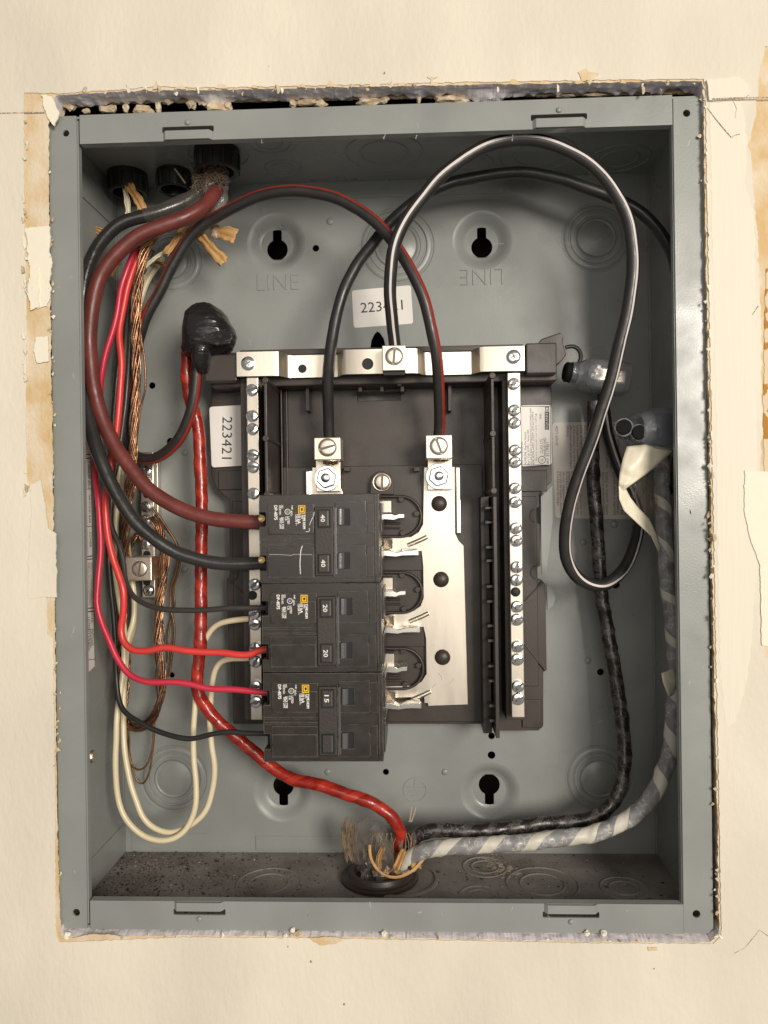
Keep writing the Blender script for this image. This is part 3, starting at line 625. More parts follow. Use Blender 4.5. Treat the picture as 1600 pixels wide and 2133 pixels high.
# --- flanges
FL = 0.0147
def hole_pt(px, py, r): c = P(px, py, 0); return circ(c.x, c.z, U(r, 0), 18)
zt1, zb1 = H2, -H2
xl = -W2 + FL; xr = W2 - FL
b = MB(); b.sheet([(-W2 - T, -H2 - T), (xl, -H2 - T), (xl, H2 + T), (-W2 - T, H2 + T)], [hole_pt(137.5, 277.5, 7), hole_pt(159, 1901, 8)], 0, T); b.build('side_flange', M['box'], box)
b = MB(); b.sheet([(xr, -H2 - T), (W2 + T - .003, -H2 - T), (W2 + T, -H2 - T + .003), (W2 + T, H2 + T - .0016), (xr, H2 + T - .0016)], [hole_pt(1430.5, 235.7, 7.5), hole_pt(1451, 1904, 8)], 0, T); b.build('side_flange', M['box'], box)
def flange(y_edge, y_in, x0, x1, slots, up):
    """top/bottom flange with lanced slots"""
    hs = []; 
    for sx, sw in slots:
        z0 = y_edge - up * .0083; z1 = y_edge - up * .0117
        a = min(z0, z1); d = max(z0, z1); hs.append(rrect(sx - sw / 2, sx + sw / 2, a, d, .0007, 3))
    zz = sorted((y_edge, y_in)); b = MB(); b.sheet([(x0, zz[0]), (x1, zz[0]), (x1, zz[1]), (x0, zz[1])], hs, -.0006, T - .0006)
    o = b.build('top_flange' if up > 0 else 'bottom_flange', M['box'], box)
    for sx, sw in slots:
        b = MB(); w1 = sw * .41; zi = y_in; zo = y_edge - up * .0114
        b.add([(sx - w1 - .0014, -.0006, zi), (sx - w1, -.0022, zi), (sx + w1, -.0022, zi), (sx + w1 + .0014, -.0006, zi),
               (sx - w1 - .0014, -.0006, zo), (sx - w1, -.0022, zo), (sx + w1, -.0022, zo), (sx + w1 + .0014, -.0006, zo)],
              [(0, 1, 5, 4), (1, 2, 6, 5), (2, 3, 7, 6)])
        bm = b.build('lanced_tab', M['box'], o, solid=.0009)
        b = MB(); b.dome((sx, -.0006, y_edge - up * .0062), .0017, .0013, 18, 5); b.build('dimple', M['box'], o, smooth=60)
    # return lip facing into the box
    b = MB(); z0, z1 = sorted((y_in, y_in - up * -.0009)); b.box(x0, x1, T - .0006, T + .0032, z0 + .00005, z1 - .00005); b.build('return_lip', M['box'], o)
    return o
flange(H2 + T, P(780, 281, 0).z, P(167, 280, 0).x, P(1400, 230, 0).x, [(P(392, 274, 0).x, U(110, 0)), (P(1164, 243, 0).x, U(115, 0))], 1)
flange(-H2 - T, P(800, 1879, 0).z, P(189, 1900, 0).x, P(1423, 1900, 0).x, [(P(416, 1896, 0).x, U(111, 0)), (P(1189, 1897, 0).x, U(116, 0))], -1)
for xx in (xl, xr):
    b = MB(); b.box(xx - .0006, xx + .0006, T, T + .004, -H2 + .001, H2 - .001); b.build('return_lip', M['box'], box)
rnd = random.Random(8)
for k in range(26):
    px, py = (rnd.choice((rnd.uniform(112, 160), rnd.uniform(1412, 1470))), rnd.uniform(300, 1850)) if k < 14 else (rnd.uniform(250, 1350), rnd.choice((rnd.uniform(250, 290) - 0.034 * 500 * 0, rnd.uniform(1885, 1925))))
    yy = 0 if k < 14 else -.0006
    line('paint_scuff', [(px, py), (px + rnd.uniform(-4, 4), py + rnd.uniform(-9, 9)), (px + rnd.uniform(-5, 5), py + rnd.uniform(-14, 14))], rnd.uniform(.6, 1.6), yy - .00001, M['scuff'], box, .00002)
for k in range(16):
    px, py = rnd.uniform(300, 1300), rnd.uniform(430, 1720)
    line('paint_scuff', [(px, py), (px + rnd.uniform(-14, 14), py + rnd.uniform(-10, 10)), (px + rnd.uniform(-26, 26), py + rnd.uniform(-18, 18))], rnd.uniform(.5, 1.1), DEP - .00001, M['scuff'], box, .00002)
# little screw in the left wall
c = PX(190, 1576, -W2); b = MB(); b.cyl(c, .0042, .0022, 'x', 20, .0034); b.box(c.x + .0020, c.x + .0026, c.y - .0030, c.y + .0030, c.z - .0005, c.z + .0005); b.build('wall_screw', M['lug'], box, bevel=.0003)

# --- stickers and labels
def label_plate(name, quad, y, m, parent, rad=.0015, th=.00012):
    """rounded quad from four photo points (tl,tr,br,bl) at depth y"""
    q = [Vector((*xz(P(a, b_, y)), 0)) for a, b_ in quad]; o = []
    for i in range(4):
        p = q[i]; a = (q[i - 1] - p).normalized(); b_ = (q[(i + 1) % 4] - p).normalized()
        for k in range(6):
            t = k / 5; o.append(p + a * rad * (1 - t) ** 2 + b_ * rad * t ** 2)
    b2 = MB(); b2.prism([(v.x, v.y) for v in o], y - th, y); return b2.build(name, m, parent)
def rotdir(deg): a = math.radians(deg); return ((math.cos(a), 0, math.sin(a)), (-math.sin(a), 0, math.cos(a)))
st = label_plate('number_sticker', [(733, 605), (856, 594), (861, 674), (737, 683)], DEP, M['sticker'], box, .002)
b = MB(); text(b, '223421', P(795, 638, DEP - .00012), U(88, DEP), U(21, DEP), *rotdir(3.0)); b.build('lettering', M['ink'], st, recalc=False)
wl = label_plate('warning_label', [(1150, 880), (1345, 878), (1345, 1082), (1157, 1079)], DEP, M['label'], box, .003)
b = MB()
def tl(mb, s, x, y0, y1, hpx, y, orient=CW): text(mb, s, P(x, (y0 + y1) / 2, y), U(y1 - y0, y), U(hpx, y), *orient)
yl = DEP - .00012
for s, x, y0, y1, h in [('40271-650-03', 1160, 887, 927, 7), ('Allowing petroleum based', 1219, 886, 972, 8), ('paint, solvents, or sprays', 1211, 886, 974, 8), ('contact the non-metallic parts', 1203, 886, 974, 8), ('of this product may adversely', 1196, 886, 975, 8), ('affect user safety and impair', 1189, 886, 976, 8), ('reliability.', 1182, 886, 911, 8),
                         ('las partes no', 1210, 1030, 1072, 7), ('producto', 1203, 1048, 1072, 7), ('entren en contacto con', 1194, 982, 1072, 8), ('solventes o aerosoles', 1187, 982, 1050, 8), ('derivados del petroleo', 1181, 982, 1050, 8), ('afectar negativamente la', 1174, 982, 1072, 8), ('seguridad del usuario y deteriorar', 1168, 982, 1073, 8), ('la confiabilidad del equipo.', 1162, 982, 1054, 8),
                         ('Para evitar danos al equipo no', 1280, 884, 975, 8), ('peinture, solvants et produits', 1288, 884, 975, 8), ('non metalliques de ce produit', 1272, 884, 975, 8), ('D puede afectar la seguridad', 1280, 984, 1072, 8), ('fiabilite du materiel. Square', 1264, 984, 1072, 8), ('securite de l utilisateur', 1288, 984, 1072, 8), ('Square D no asume responsabilidad', 1257, 984, 1072, 8), ('en contact avec les pieces', 1264, 884, 974, 8), ('de reduire la', 1296, 990, 1072, 8), ('la fiabilite de ce', 1304, 1000, 1072, 8)]:
    tl(b, s, x, y0, y1, h * .82, yl)
b.build('lettering', M['ink'], wl, recalc=False)
# long label on the left inner wall
def wp(px, py): p = PX(px, py, -W2 + .0001); return (p.y, p.z)
q = [wp(158, 872), wp(186, 872), wp(197, 1388), wp(176, 1408)]
b = MB(); b.add([(-W2 + .00015, a, c_) for a, c_ in q], [(0, 1, 2, 3)]); ll = b.build('wiring_label', M['sticker'], box, solid=.0001)
b = MB()
def wline(p0, p1, wd=.00022):
    (y0, z0), (y1, z1) = p0, p1; d = Vector((0, y1 - y0, z1 - z0)).normalized(); nr = Vector((0, -d.z, d.y)) * wd
    x = -W2 + .0003; b.add([Vector((x, y0, z0)) + nr, Vector((x, y1, z1)) + nr, Vector((x, y1, z1)) - nr, Vector((x, y0, z0)) - nr], [(0, 1, 2, 3)])
def lx(t, py): return wp(165 + (py - 880) * .022 + t * 23, py)       # t across, py down
for y_ in (948, 956, 1020, 1098, 1160, 1166, 1268, 1275, 1375): wline(lx(.05, y_), lx(.97, y_ - 2), .0003 if y_ in (948, 956, 1160, 1268, 1166, 1275) else .00018)
for t in (.06, .93):
    for a_, b_ in ((880, 944), (958, 1158), (1168, 1266), (1278, 1374)): wline(lx(t, a_), lx(t, b_))
for t in (.5,):
    for a_, b_ in ((958, 1020), (1020, 1098), (1098, 1158)): wline(lx(t, a_ + 2), lx(t, b_ - 2), .00012)
WR, WU = (0, 0, -1), (0, 1, 0)
def wtext(s, t, y0, y1, h):
    p = lx(t, (y0 + y1) / 2); z0 = lx(t, y0)[1]; z1 = lx(t, y1)[1]; text(b, s, (-W2 + .0003, p[0], p[1]), abs(z1 - z0), h, WR, WU)
for s, t, y0, y1, h in [('WIRING DIAGRAM', .2, 1028, 1092, .003), ('120/240 V~', .8, 962, 1015, .003), ('TORQUE 36 lb-in', .68, 970, 1018, .0026), ('NEUTRAL', .3, 965, 1012, .0026), ('GROUND BAR', .75, 1030, 1090, .0026), ('#14-8 Cu  #12-8 Al', .25, 1104, 1154, .0026), ('COVER', .75, 1108, 1140, .003)]: wtext(s, t, y0, y1, h)
for k in range(7): wtext('Suitable for use as service equipment when', .15 + k * .12, 1172, 1262 - (k % 3) * 7, .0019)
for s, t, y0, y1, h in [('LISTED', .45, 1286, 1312, .0030), ('CLASS CTL', .85, 1310, 1345, .0026), ('ENCLOSED', .7, 1310, 1345, .0026), ('PANELBOARD', .55, 1310, 1350, .0026), ('0119460', .4, 1310, 1356, .0026), ('UL', .72, 1288, 1298, .003)]: wtext(s, t, y0, y1, h)
b.build('lettering', M['ink'], ll, recalc=False)
# label on the right inner wall, seen edge on
p0 = PX(1402, 632, W2); p1 = PX(1407, 872, W2); b = MB(); b.box(W2 - .0003, W2 - .0001, .0045, .030, p1.z, p0.z); b.build('side_label', M['sticker'], box)

# ================================================================== INTERIOR
YB = .078
inte = thing('panel_interior', 'dark plastic bus carrier with tin plated bars bolted in the middle of the grey box', 'panel interior', (0, DEP, P(800, 1520, YB).z))
basepts = [(440, 797), (1149, 797), (1149, 1004), (1123, 1029), (1124, 1056), (1118, 1060), (1112, 1068), (1112, 1080), (1118, 1088), (1125, 1092), (1126, 1178), (1116, 1184), (1114, 1196), (1120, 1206), (1128, 1208), (1136, 1216), (1139, 1396), (1132, 1400), (1132, 1512), (1122, 1522), (1031, 1522), (1031, 1508), (486, 1508),
           (484, 1456), (480, 1382), (476, 1360), (472, 1208), (478, 1200), (478, 1042), (452, 1018), (440, 990)]
slot = pl([(744, 818), (834, 816), (834, 833), (744, 835)], YB)
b = MB(); b.sheet(pl(basepts, YB), [slot], YB, YB + .006); b.build('base_plate', M['base'], inte, bevel=.0004)
# raised fields and joints
for r in ((600, 970, 1008, 1030, .0745), (590, 800, 640, 960, .0770)):
    pass
def pb(name, a, b_, c, d, yf, yb, m, parent, bev=.0004): q = MB(); q.pbox(a, b_, c, d, yf, yb); return q.build(name, m, parent, bevel=bev)
pb('lower_tray', 588, 970, 1008, 1504, .0735, YB - .0002, M['base'], inte)
pb('side_tray', 1088, 1034, 1120, 1430, .0765, YB - .0002, M['base'], inte)
pb('side_tray', 1088, 1458, 1130, 1516, .0765, YB - .0002, M['base'], inte)
pb('side_tray', 486, 1044, 512, 1455, .0765, YB - .0002, M['base'], inte)
pb('side_tray', 1086, 980, 1140, 1024, .0765, YB - .0002, M['base'], inte)
pb('side_tray', 455, 980, 508, 1020, .0765, YB - .0002, M['base'], inte)
# diagonal ribs on the right wing and ears
for x0, y0, x1, y1 in ((1092, 1252, 1130, 1212), (1090, 1338, 1136, 1396), (478, 1210, 514, 1240)):
    b = MB(); b.tube([P(x0, y0, YB - .0012), P((x0 + x1) / 2, (y0 + y1) / 2, YB - .0012), P(x1, y1, YB - .0012)], .0007, 8, uv=False); b.build('wing_rib', M['base'], inte, smooth=50)
for x, y in ((1118, 1074), (1120, 1192), (482, 1196)):
    b = MB(); c = P(x, y, YB - .001); b.tube([c + Vector((.0045 * math.cos(t), 0, .0045 * math.sin(t))) for t in [math.radians(-70 + 14 * i + (180 if x > 800 else 0)) for i in range(11)]], .0007, 8, uv=False); b.build('wing_hook', M['base'], inte, smooth=50)
# ribs
def ribx(name, px, y0p, y1p, wpx, yf, yb): 
    q = MB(); x = P(px, (y0p + y1p) / 2, yf).x; z1 = P(px, y0p, yf).z; z0 = P(px, y1p, yf).z; h = U(wpx, yf) / 2; q.box(x - h, x + h, yf, yb, z0, z1); return q.build(name, M['base'], inte, bevel=.0004)
ribx('barrier_rib', 554, 790, 1060, 6, .030, YB)
for x, y in ((552, 792), (553, 913), (556, 1030)):
    q = MB(); q.cyl(P(x, y, .0292), U(6.5, .03), .045, 'y', 16); q.build('rib_post', M['base'], inte, bevel=.0003)
ribx('barrier_rib', 1027, 788, 1030, 6, .030, YB)
for x, y in ((1026, 782), (1027, 903), (1029, 1022)):
    q = MB(); q.cyl(P(x, y, .0292), U(6.5, .03), .045, 'y', 16); q.build('rib_post', M['base'], inte, bevel=.0003)
ribx('barrier_rib', 1034, 1034, 1538, 8, .046, YB)
pb('comb_wall', 1004, 1034, 1022, 1528, .060, YB, M['base'], inte)
yt = [(1058, 0), (1088, 0), (1140, 0), (1168, 0), (1222, 0), (1253, 0), (1304, 0), (1335, 0), (1388, 0), (1419, 0), (1471, 0), (1502, 0)]
for i, (yy, _) in enumerate(yt):
    x0 = 1010 + i * .9; pb('comb_tooth', x0, yy - 3, x0 + 19, yy + 3, .050, .0602, M['base'], inte, .0003)
for i in range(0, 12, 2):
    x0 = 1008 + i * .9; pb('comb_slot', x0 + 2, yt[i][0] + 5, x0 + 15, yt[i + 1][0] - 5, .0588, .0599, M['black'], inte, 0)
# crossbar below the neutral strap, with ends
pb('cross_bar', 440, 727, 1160, 800, .056, YB, M['base'], inte, .0008)
pb('cross_bar_edge', 500, 723, 1090, 735, .050, .0562, M['base'], inte, .0005)
pb('end_block', 426, 738, 493, 794, .046, .0562, M['base'], inte, .0008)
pb('end_block', 1096, 714, 1160, 778, .046, .0562, M['base'], inte, .0008)
b = MB(); b.prism(pl([(1120, 716), (1128, 706), (1168, 692), (1174, 702), (1172, 712), (1180, 738), (1170, 752), (1158, 762), (1150, 730)], .050), .050, .07); b.build('end_hook', M['base'], inte, bevel=.0006)
b = MB(); b.tube(path([(1178, 724, .06), (1196, 720, .06), (1208, 730, .06), (1211, 746, .06), (1205, 758, .06)]), .0013, 10, uv=False); b.build('end_loop', M['base'], inte, smooth=50)
pb('ledge', 560, 794, 1022, 802, .060, .0735, M['base'], inte)
for x in (640, 937): pb('guide_peg', x - 4, 800, x + 4, 856, .066, YB, M['base'], inte)
for x in (750, 795, 838): pb('latch', x - 4, 798, x + 4, 816, .064, .0735, M['base'], inte)
for x in (722, 868): pb('latch', x - 6, 972, x + 6, 982, .066, .0745, M['base'], inte)
for x in (748, 832):
    q = MB(); q.cyl(P(x, 797, .058), U(6, .058), .01, 'y', 14); q.build('rib_post', M['base'], inte)
for x in (585, 596): pb('corner_rib', x, 795, x + 3, 1034, .070 if x == 585 else .073, YB, M['base'], inte, .0003)
# centre screw and its housing
b = MB(); hs = pl([(771, 1030), (771, 1003), (777, 990), (788, 982), (800, 982), (812, 990), (820, 1003), (820, 1030)], .068); b.prism(hs, .068, .0745); b.build('screw_housing', M['base'], inte, bevel=.0005)
def slot_screw(name, c, r, m, parent, ang=0.0, h=.0018, combo=False, n=22):
    """screw head with rounded rim, a real slot between its two halves and a darker slot floor"""
    q = MB(); s_ = r * (.15 if not combo else .20)
    ca, sa = math.cos(ang), math.sin(ang)
    for sg in (1, -1):
        lay = []
        for rr, dy in ((1.0, 0), (1.0, -.55 * h), (.90, -.86 * h), (.70, -h)):
            R_ = r * rr; a0 = math.asin(min(.95, s_ / R_)); L_ = []
            for i in range(n // 2 + 1):
                a = a0 + (math.pi - 2 * a0) * i / (n // 2); x, z = R_ * math.cos(a), sg * R_ * math.sin(a)
                L_.append((c.x + x * ca - z * sa, c.y + dy, c.z + x * sa + z * ca))
            lay.append(L_)
        m_ = n // 2 + 1; vs = [v for L_ in lay for v in L_]
        fs = [(k * m_ + i, k * m_ + (i + 1) % m_, (k + 1) * m_ + (i + 1) % m_, (k + 1) * m_ + i) for k in range(3) for i in range(m_)] + [tuple(range(3 * m_, 4 * m_))]
        q.add(vs, fs)
    o = q.build(name, m, parent, smooth=38)
    q = MB(); q.cyl((c.x, c.y - h * .42, c.z), r * .96, h * .40, 'y', n)
    if combo:
        w2 = r * .34
        q.add([(c.x + x * ca - z * sa, c.y + dy, c.z + x * sa + z * ca) for dy in (-h * 1.02, 0) for x, z in ((-w2, -w2), (w2, -w2), (w2, w2), (-w2, w2))], [(0, 1, 2, 3), (4, 5, 6, 7), (0, 1, 5, 4), (1, 2, 6, 5), (2, 3, 7, 6), (3, 0, 4, 7)])
    q.build(name.replace('screw', 'slot') if False else 'slot_floor', M['slot'], o if parent.parent is None else parent)
    return o
slot_screw('mounting_screw', P(796, 1004, .0665), U(16, .0665), M['lug'], inte, math.radians(88))
q = MB(); q.lathe(P(796, 1004, .0672), [(U(20, .067), .0), (U(19, .067), -.0006), (U(16, .067), -.0003), (U(15, .067), .0008)], n=28); q.build('washer', M['lug'], inte, smooth=40)
# U shaped wells beside the breakers
for k in range(3):
    dy = k * 158.5; cx, cy = 836 + k * 2, 1076 + dy; R = 42
    pts = [(786, cy - R)] + [(cx + R * math.cos(t), cy + R * math.sin(t)) for t in [math.radians(-90 + 15 * i) for i in range(13)]] + [(786, cy + R)]
    q = MB(); w_ = [P(a, c_, .070) for a, c_ in pts]; q.tube(catmull(w_), .0010, 8, uv=False)
    q.build('well_rim', M['base'], inte, smooth=50)
    inner = pl([(786, cy - R + 4)] + [(cx + (R - 4) * math.cos(t), cy + (R - 4) * math.sin(t)) for t in [math.radians(-90 + 15 * i) for i in range(13)]] + [(786, cy + R - 4)], .0728)
    q = MB(); q.prism(inner, .0728, .0734); q.build('well_floor', M['base'], inte)
    for dx, d2 in ((4, -36), (40, 4 - 10), (8, 34)):
        q = MB(); q.cyl(P(cx + dx * .9 - 4, cy + d2, .0695), U(6, .07), .004, 'y', 14); q.build('rim_pin', M['base'], inte, bevel=.0003)
    for d2 in (14, 24): 
        q = MB(); q.tube([P(800, cy + d2, .0715), P(834, cy + d2, .0715)], .0007, 8, uv=False); q.build('well_rib', M['base'], inte, smooth=50)
    if k < 2:
        pb('deck', 788, cy + R + 4, 884, cy + 158.5 - R - 4, .0715, .0735, M['base'], inte, .0003)
# right bus plate
YP = .0700
plate = [(883, 973), (948, 972), (949, 1112), (955, 1126), (966, 1137), (975, 1468), (892, 1471), (891, 1465), (884, 1465),
         (884, 1452), (790, 1455), (790, 1434), (800, 1430), (862, 1428), (878, 1420), (888, 1404), (887, 1330), (882, 1306), (790, 1312), (790, 1284), (862, 1272), (876, 1262), (882, 1246), (881, 1180), (878, 1148), (790, 1152), (790, 1122), (856, 1118), (872, 1108), (881, 1092)]
b = MB(); b.prism(pl(plate, YP), YP, YP + .0016); bp = b.build('bus_plate', M['tin'], inte, bevel=.0003)
b = MB(); b.pbox(949.5, 972, 960, 1112, YP - .0022, YP + .0016); b.build('bus_plate_lip', M['bright'], inte, bevel=.0008, bseg=3)
for pts in ([(913, 1400), (918, 1408), (921, 1418)], [(934, 1425), (940, 1420), (946, 1414)], [(900, 1432), (905, 1428), (907, 1424)], [(930, 1120), (944, 1123)], [(905, 1290), (911, 1300)], [(948, 1240), (951, 1256)], [(926, 1160), (931, 1152)], [(899, 1345), (908, 1341)]):
    line('scratch', pts, 1.3, YP - .00001, M['bright'], bp, .00003)
for k, (x, y) in enumerate(((915, 1049), (919, 1207), (922, 1369))):
    b = MB(); b.dome(P(x, y, YP), U(16.5, YP), .0034, 28, 7); b.build('rivet', M['base'], inte, smooth=70)
for x, y in ((870, 1127), (873, 1286), (877, 1449)):
    b = MB(); b.tube([P(x - 20, y + 9, YP), P(x - 6, y + 3, YP - .0003), P(x + 6, y - 2, YP - .0003), P(x + 20, y - 9, YP)], .0015, 12, uv=False); b.build('pressed_rib', M['tin'], inte, smooth=60)
# stab blades
for k in range(3):
    dy = k * 158.5 + (2 if k else 0); dx = k * 3
    pb('stab_plate', 784 + dx, 1043 + dy, 815 + dx, 1068 + dy, .0600, .0712, M['tin'], inte, .0003)
    b = MB(); b.prism(pl([(786 + dx, 1070 + dy), (816 + dx, 1070 + dy), (822 + dx, 1073 + dy), (832 + dx, 1070 + dy), (842 + dx, 1070 + dy), (842 + dx, 1079 + dy), (830 + dx, 1080 + dy), (822 + dx, 1083 + dy), (786 + dx, 1081 + dy)], .0540), .0540, .0715); b.build('stab_blade', M['bright'], inte, bevel=.0004)
    b = MB(); x_, y_ = 784 + dx, 1121 + dy; b.add([P(x_, y_, .060), P(x_ + 34, y_ + 1, .062), P(x_ + 34, y_ + 22, .067), P(x_, y_ + 24, .067), P(x_, y_, .0698), P(x_ + 34, y_ + 1, .0698), P(x_ + 34, y_ + 22, .0698), P(x_, y_ + 24, .0698)], [(0, 1, 2, 3), (4, 7, 6, 5), (0, 4, 5, 1), (1, 5, 6, 2), (2, 6, 7, 3), (3, 7, 4, 0)]); b.build('stab_jaw', M['tin'], inte, bevel=.0004)
    pb('stab_foot', 836 + dx, 1143 + dy, 872 + dx, 1158 + dy, .0640, .0715, M['bright'], inte, .0005)
    b = MB(); b.prism(pl([(788 + dx, 1146 + dy), (810 + dx, 1146 + dy), (826 + dx, 1151 + dy), (842 + dx, 1147 + dy), (869 + dx, 1145 + dy), (869 + dx, 1156 + dy), (842 + dx, 1157 + dy), (826 + dx, 1160 + dy), (788 + dx, 1157 + dy)], .0580), .0580, .0715); b.build('stab_blade', M['bright'], inte, bevel=.0004)
# left bus stub
b = MB(); b.prism(pl([(636, 980), (650, 980), (650, 974), (706, 974), (708, 1010), (716, 1032), (716, 1100), (637, 1100)], YP), YP, YP + .0016); b.build('bus_plate', M['tin'], inte, bevel=.0003)
pb('bus_plate_lip', 636, 980, 647, 1040, YP - .002, YP + .0016, M['bright'], inte, .0008)
# lugs
def lug(x0, y0, x1, y1, sxy, nut, ang, block=.046):
    t = MB(); t.pbox(x0 + 4, y1 - 12, x1, nut[1] + 28, .0640, .0672); t.build('lug_tongue', M['lug'], inte, bevel=.0003)
    t = MB(); t.pbox(x0, y0, x1, y1, block, .0655); lo = t.build('wire_lug', M['lug'], inte, bevel=.0005)
    c = P(sxy[0], sxy[1], block)
    t = MB(); t.lathe(c, [(U(19.5, block), .0001), (U(19, block), -.0005), (U(17.5, block), -.0005), (U(17, block), .0001)], n=32); t.build('screw_seat', M['slot'], lo, smooth=40)
    slot_screw('lug_screw', Vector((c.x, c.y + .0001, c.z)), U(17, block), M['lug'], lo, ang, .0011, n=28)
    t = MB(); cn = P(nut[0], nut[1], .0600); t.cyl((cn.x, .0625, cn.z), U(27, .06), .0014, 'y', 32); t.build('nut_washer', M['zinc'], inte, bevel=.0003)
    t = MB(); t.prism(circ(cn.x, cn.z, U(22, .06), 6, .3), .0585, .0624); t.build('hex_nut', M['zinc'], inte, bevel=.0007)
    t = MB(); t.cyl((cn.x, .0545, cn.z), U(9.5, .06), .005, 'y', 20); t.dome((cn.x, .0545, cn.z), U(9.5, .06), .0008, 20, 3); t.build('stud', M['zinc'], inte, smooth=40)
    return lo
lug(654, 911, 709, 958, (682, 932), (680, 996), math.radians(15))
lug(887, 906, 942, 955, (914, 929), (914, 992), math.radians(-70))
for x, y in ((676, 964), (906, 958)):
    for k in range(5): 
        c = P(x + k * 6, y + (k % 2) * 2, .060); b = MB(); b.dome(c, .0011, .0012, 10, 4); b.build('wire_end', M['tarnish'], inte, smooth=60)
# neutral strap: one bent strip
xs = [(493, .043), (566, .043), (580, .0437), (586, .0462), (590, .0492), (596, .0510), (604, .0516), (700, .0516), (704, .050), (708, .0462), (714, .0437), (722, .043), (862, .043), (870, .0437), (875, .0462), (879, .0495), (886, .0512), (894, .0516), (984, .0516), (990, .0495), (994, .0462), (1000, .0437), (1010, .043), (1093, .043)]
b = MB(); vs = []; z1 = P(790, 727, .043).z; z0 = P(790, 778, .043).z
for px, y in xs:
    x = P(px, 752, .043).x; vs += [(x, y, z1), (x, y, z0), (x, y + .0022, z0), (x, y + .0022, z1)]
nn = len(xs); fs = []
for i in range(nn - 1):
    for k in range(4): fs.append((i * 4 + k, i * 4 + (k + 1) % 4, (i + 1) * 4 + (k + 1) % 4, (i + 1) * 4 + k))
fs += [(0, 1, 2, 3), ((nn - 1) * 4 + 3, (nn - 1) * 4 + 2, (nn - 1) * 4 + 1, (nn - 1) * 4)]
b.add(vs, fs); strap = b.build('neutral_strap', M['tin'], inte, smooth=35)
for x, y, r, yy in ((630, 768, 9, .0516), (766, 758, 12, .043)):
    b = MB(); c = P(x, y, yy); b.cyl((c.x, yy - .00015, c.z), U(r, yy), .0002, 'y', 24); b.build('strap_hole', M['black'], strap)
for x, y in ((517, 757), (1070, 743)):
    c = P(x, y, .0425); b = MB(); b.lathe(c, [(U(15, .0425), .0005), (U(14.5, .0425), -.0006), (U(12, .0425), -.0011), (U(6, .0425), -.0013), (0, -.0013)], n=28)
    o = b.build('strap_rivet', M['zinc'], inte, smooth=35)
    b = MB()
    for a in (25, 115): b.tube([c + Vector((math.cos(math.radians(a)) * .0019 * s_, -.0014, math.sin(math.radians(a)) * .0019 * s_)) for s_ in (-1, 1)], .0004, 6, uv=False)
    b.build('head_mark', M['lug'], o)
lo = None
t = MB(); t.pbox(796, 719, 845, 772, .031, .0432); lo = t.build('wire_lug', M['lug'], inte, bevel=.0005)
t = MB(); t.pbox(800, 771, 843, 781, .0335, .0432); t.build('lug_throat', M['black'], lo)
c = P(821, 742, .031); t = MB(); t.lathe(c, [(U(19, .031), .0001), (U(18.5, .031), -.0006), (U(17, .031), -.0006), (U(16.5, .031), .0001)], n=32); t.build('screw_seat', M['slot'], lo, smooth=40)
slot_screw('lug_screw', Vector((c.x, c.y + .0001, c.z)), U(16.5, .031), M['lug'], lo, math.radians(85), .0011, n=28)
# neutral bars
YN = .045
def nbar(x0, x1, y0, y1, shift, screws, angs):
    xt0, xt1 = P(x0, (y0 + y1) / 2, YN).x, P(x1, (y0 + y1) / 2, YN).x
    xm = (x0 + x1) / 2
    A = P(xm, y0, YN); Z = P(xm + shift, y1, YN); xc = (A.x + Z.x) / 2; hw = U(x1 - x0, YN) / 2
    q = MB(); q.box(xc - hw, xc + hw, YN, YN + .009, Z.z, A.z); bar = q.build('neutral_bar', M['tin'], inte, bevel=.0005)
    for i, y in enumerate(screws):
        c = P(xm + shift * (y - y0) / (y1 - y0), y, YN); c.x = xc + random.uniform(-.0002, .0002); c.y = YN - .0006
        slot_screw('bar_screw', c, U(12.5, YN), M['zinc'], bar, angs[i % len(angs)] + random.uniform(-.3, .3), .0022, True, 18)
    return bar
lb = nbar(509, 534, 786, 1500, 17, [813, 867, 894, 948, 973, 1028, 1217, 1277, 1300, 1350, 1378, 1429, 1461], [.1, 1.4, 1.0, .05, 0, 1.5, .9, .4])
b = MB(); c = P(526, 1240, YN); b.cyl((c.x, YN - .0002, c.z), U(10, YN), .0003, 'y', 20); b.build('bar_hole', M['black'], lb)
rb_ = nbar(1055, 1082, 776, 1495, 13, [800, 855, 881, 938, 963, 1017, 1046, 1100, 1126, 1181, 1208, 1263, 1290, 1346, 1373, 1429, 1455], [.7, .5, .6, .3, .5, .7, .8, .2, .6, 1.2, 1.5])
b = MB(); c = P(1074, 1233, YN); b.dome((c.x, YN - .0002, c.z), U(10, YN), .001, 20, 4); b.build('bar_hole', M['black'], rb_)
# black carrier under the bars
pb('bar_carrier', 505, 796, 549, 1500, .0545, YB, M['base'], inte)
pb('bar_carrier', 1050, 790, 1089, 1500, .0545, YB, M['base'], inte)
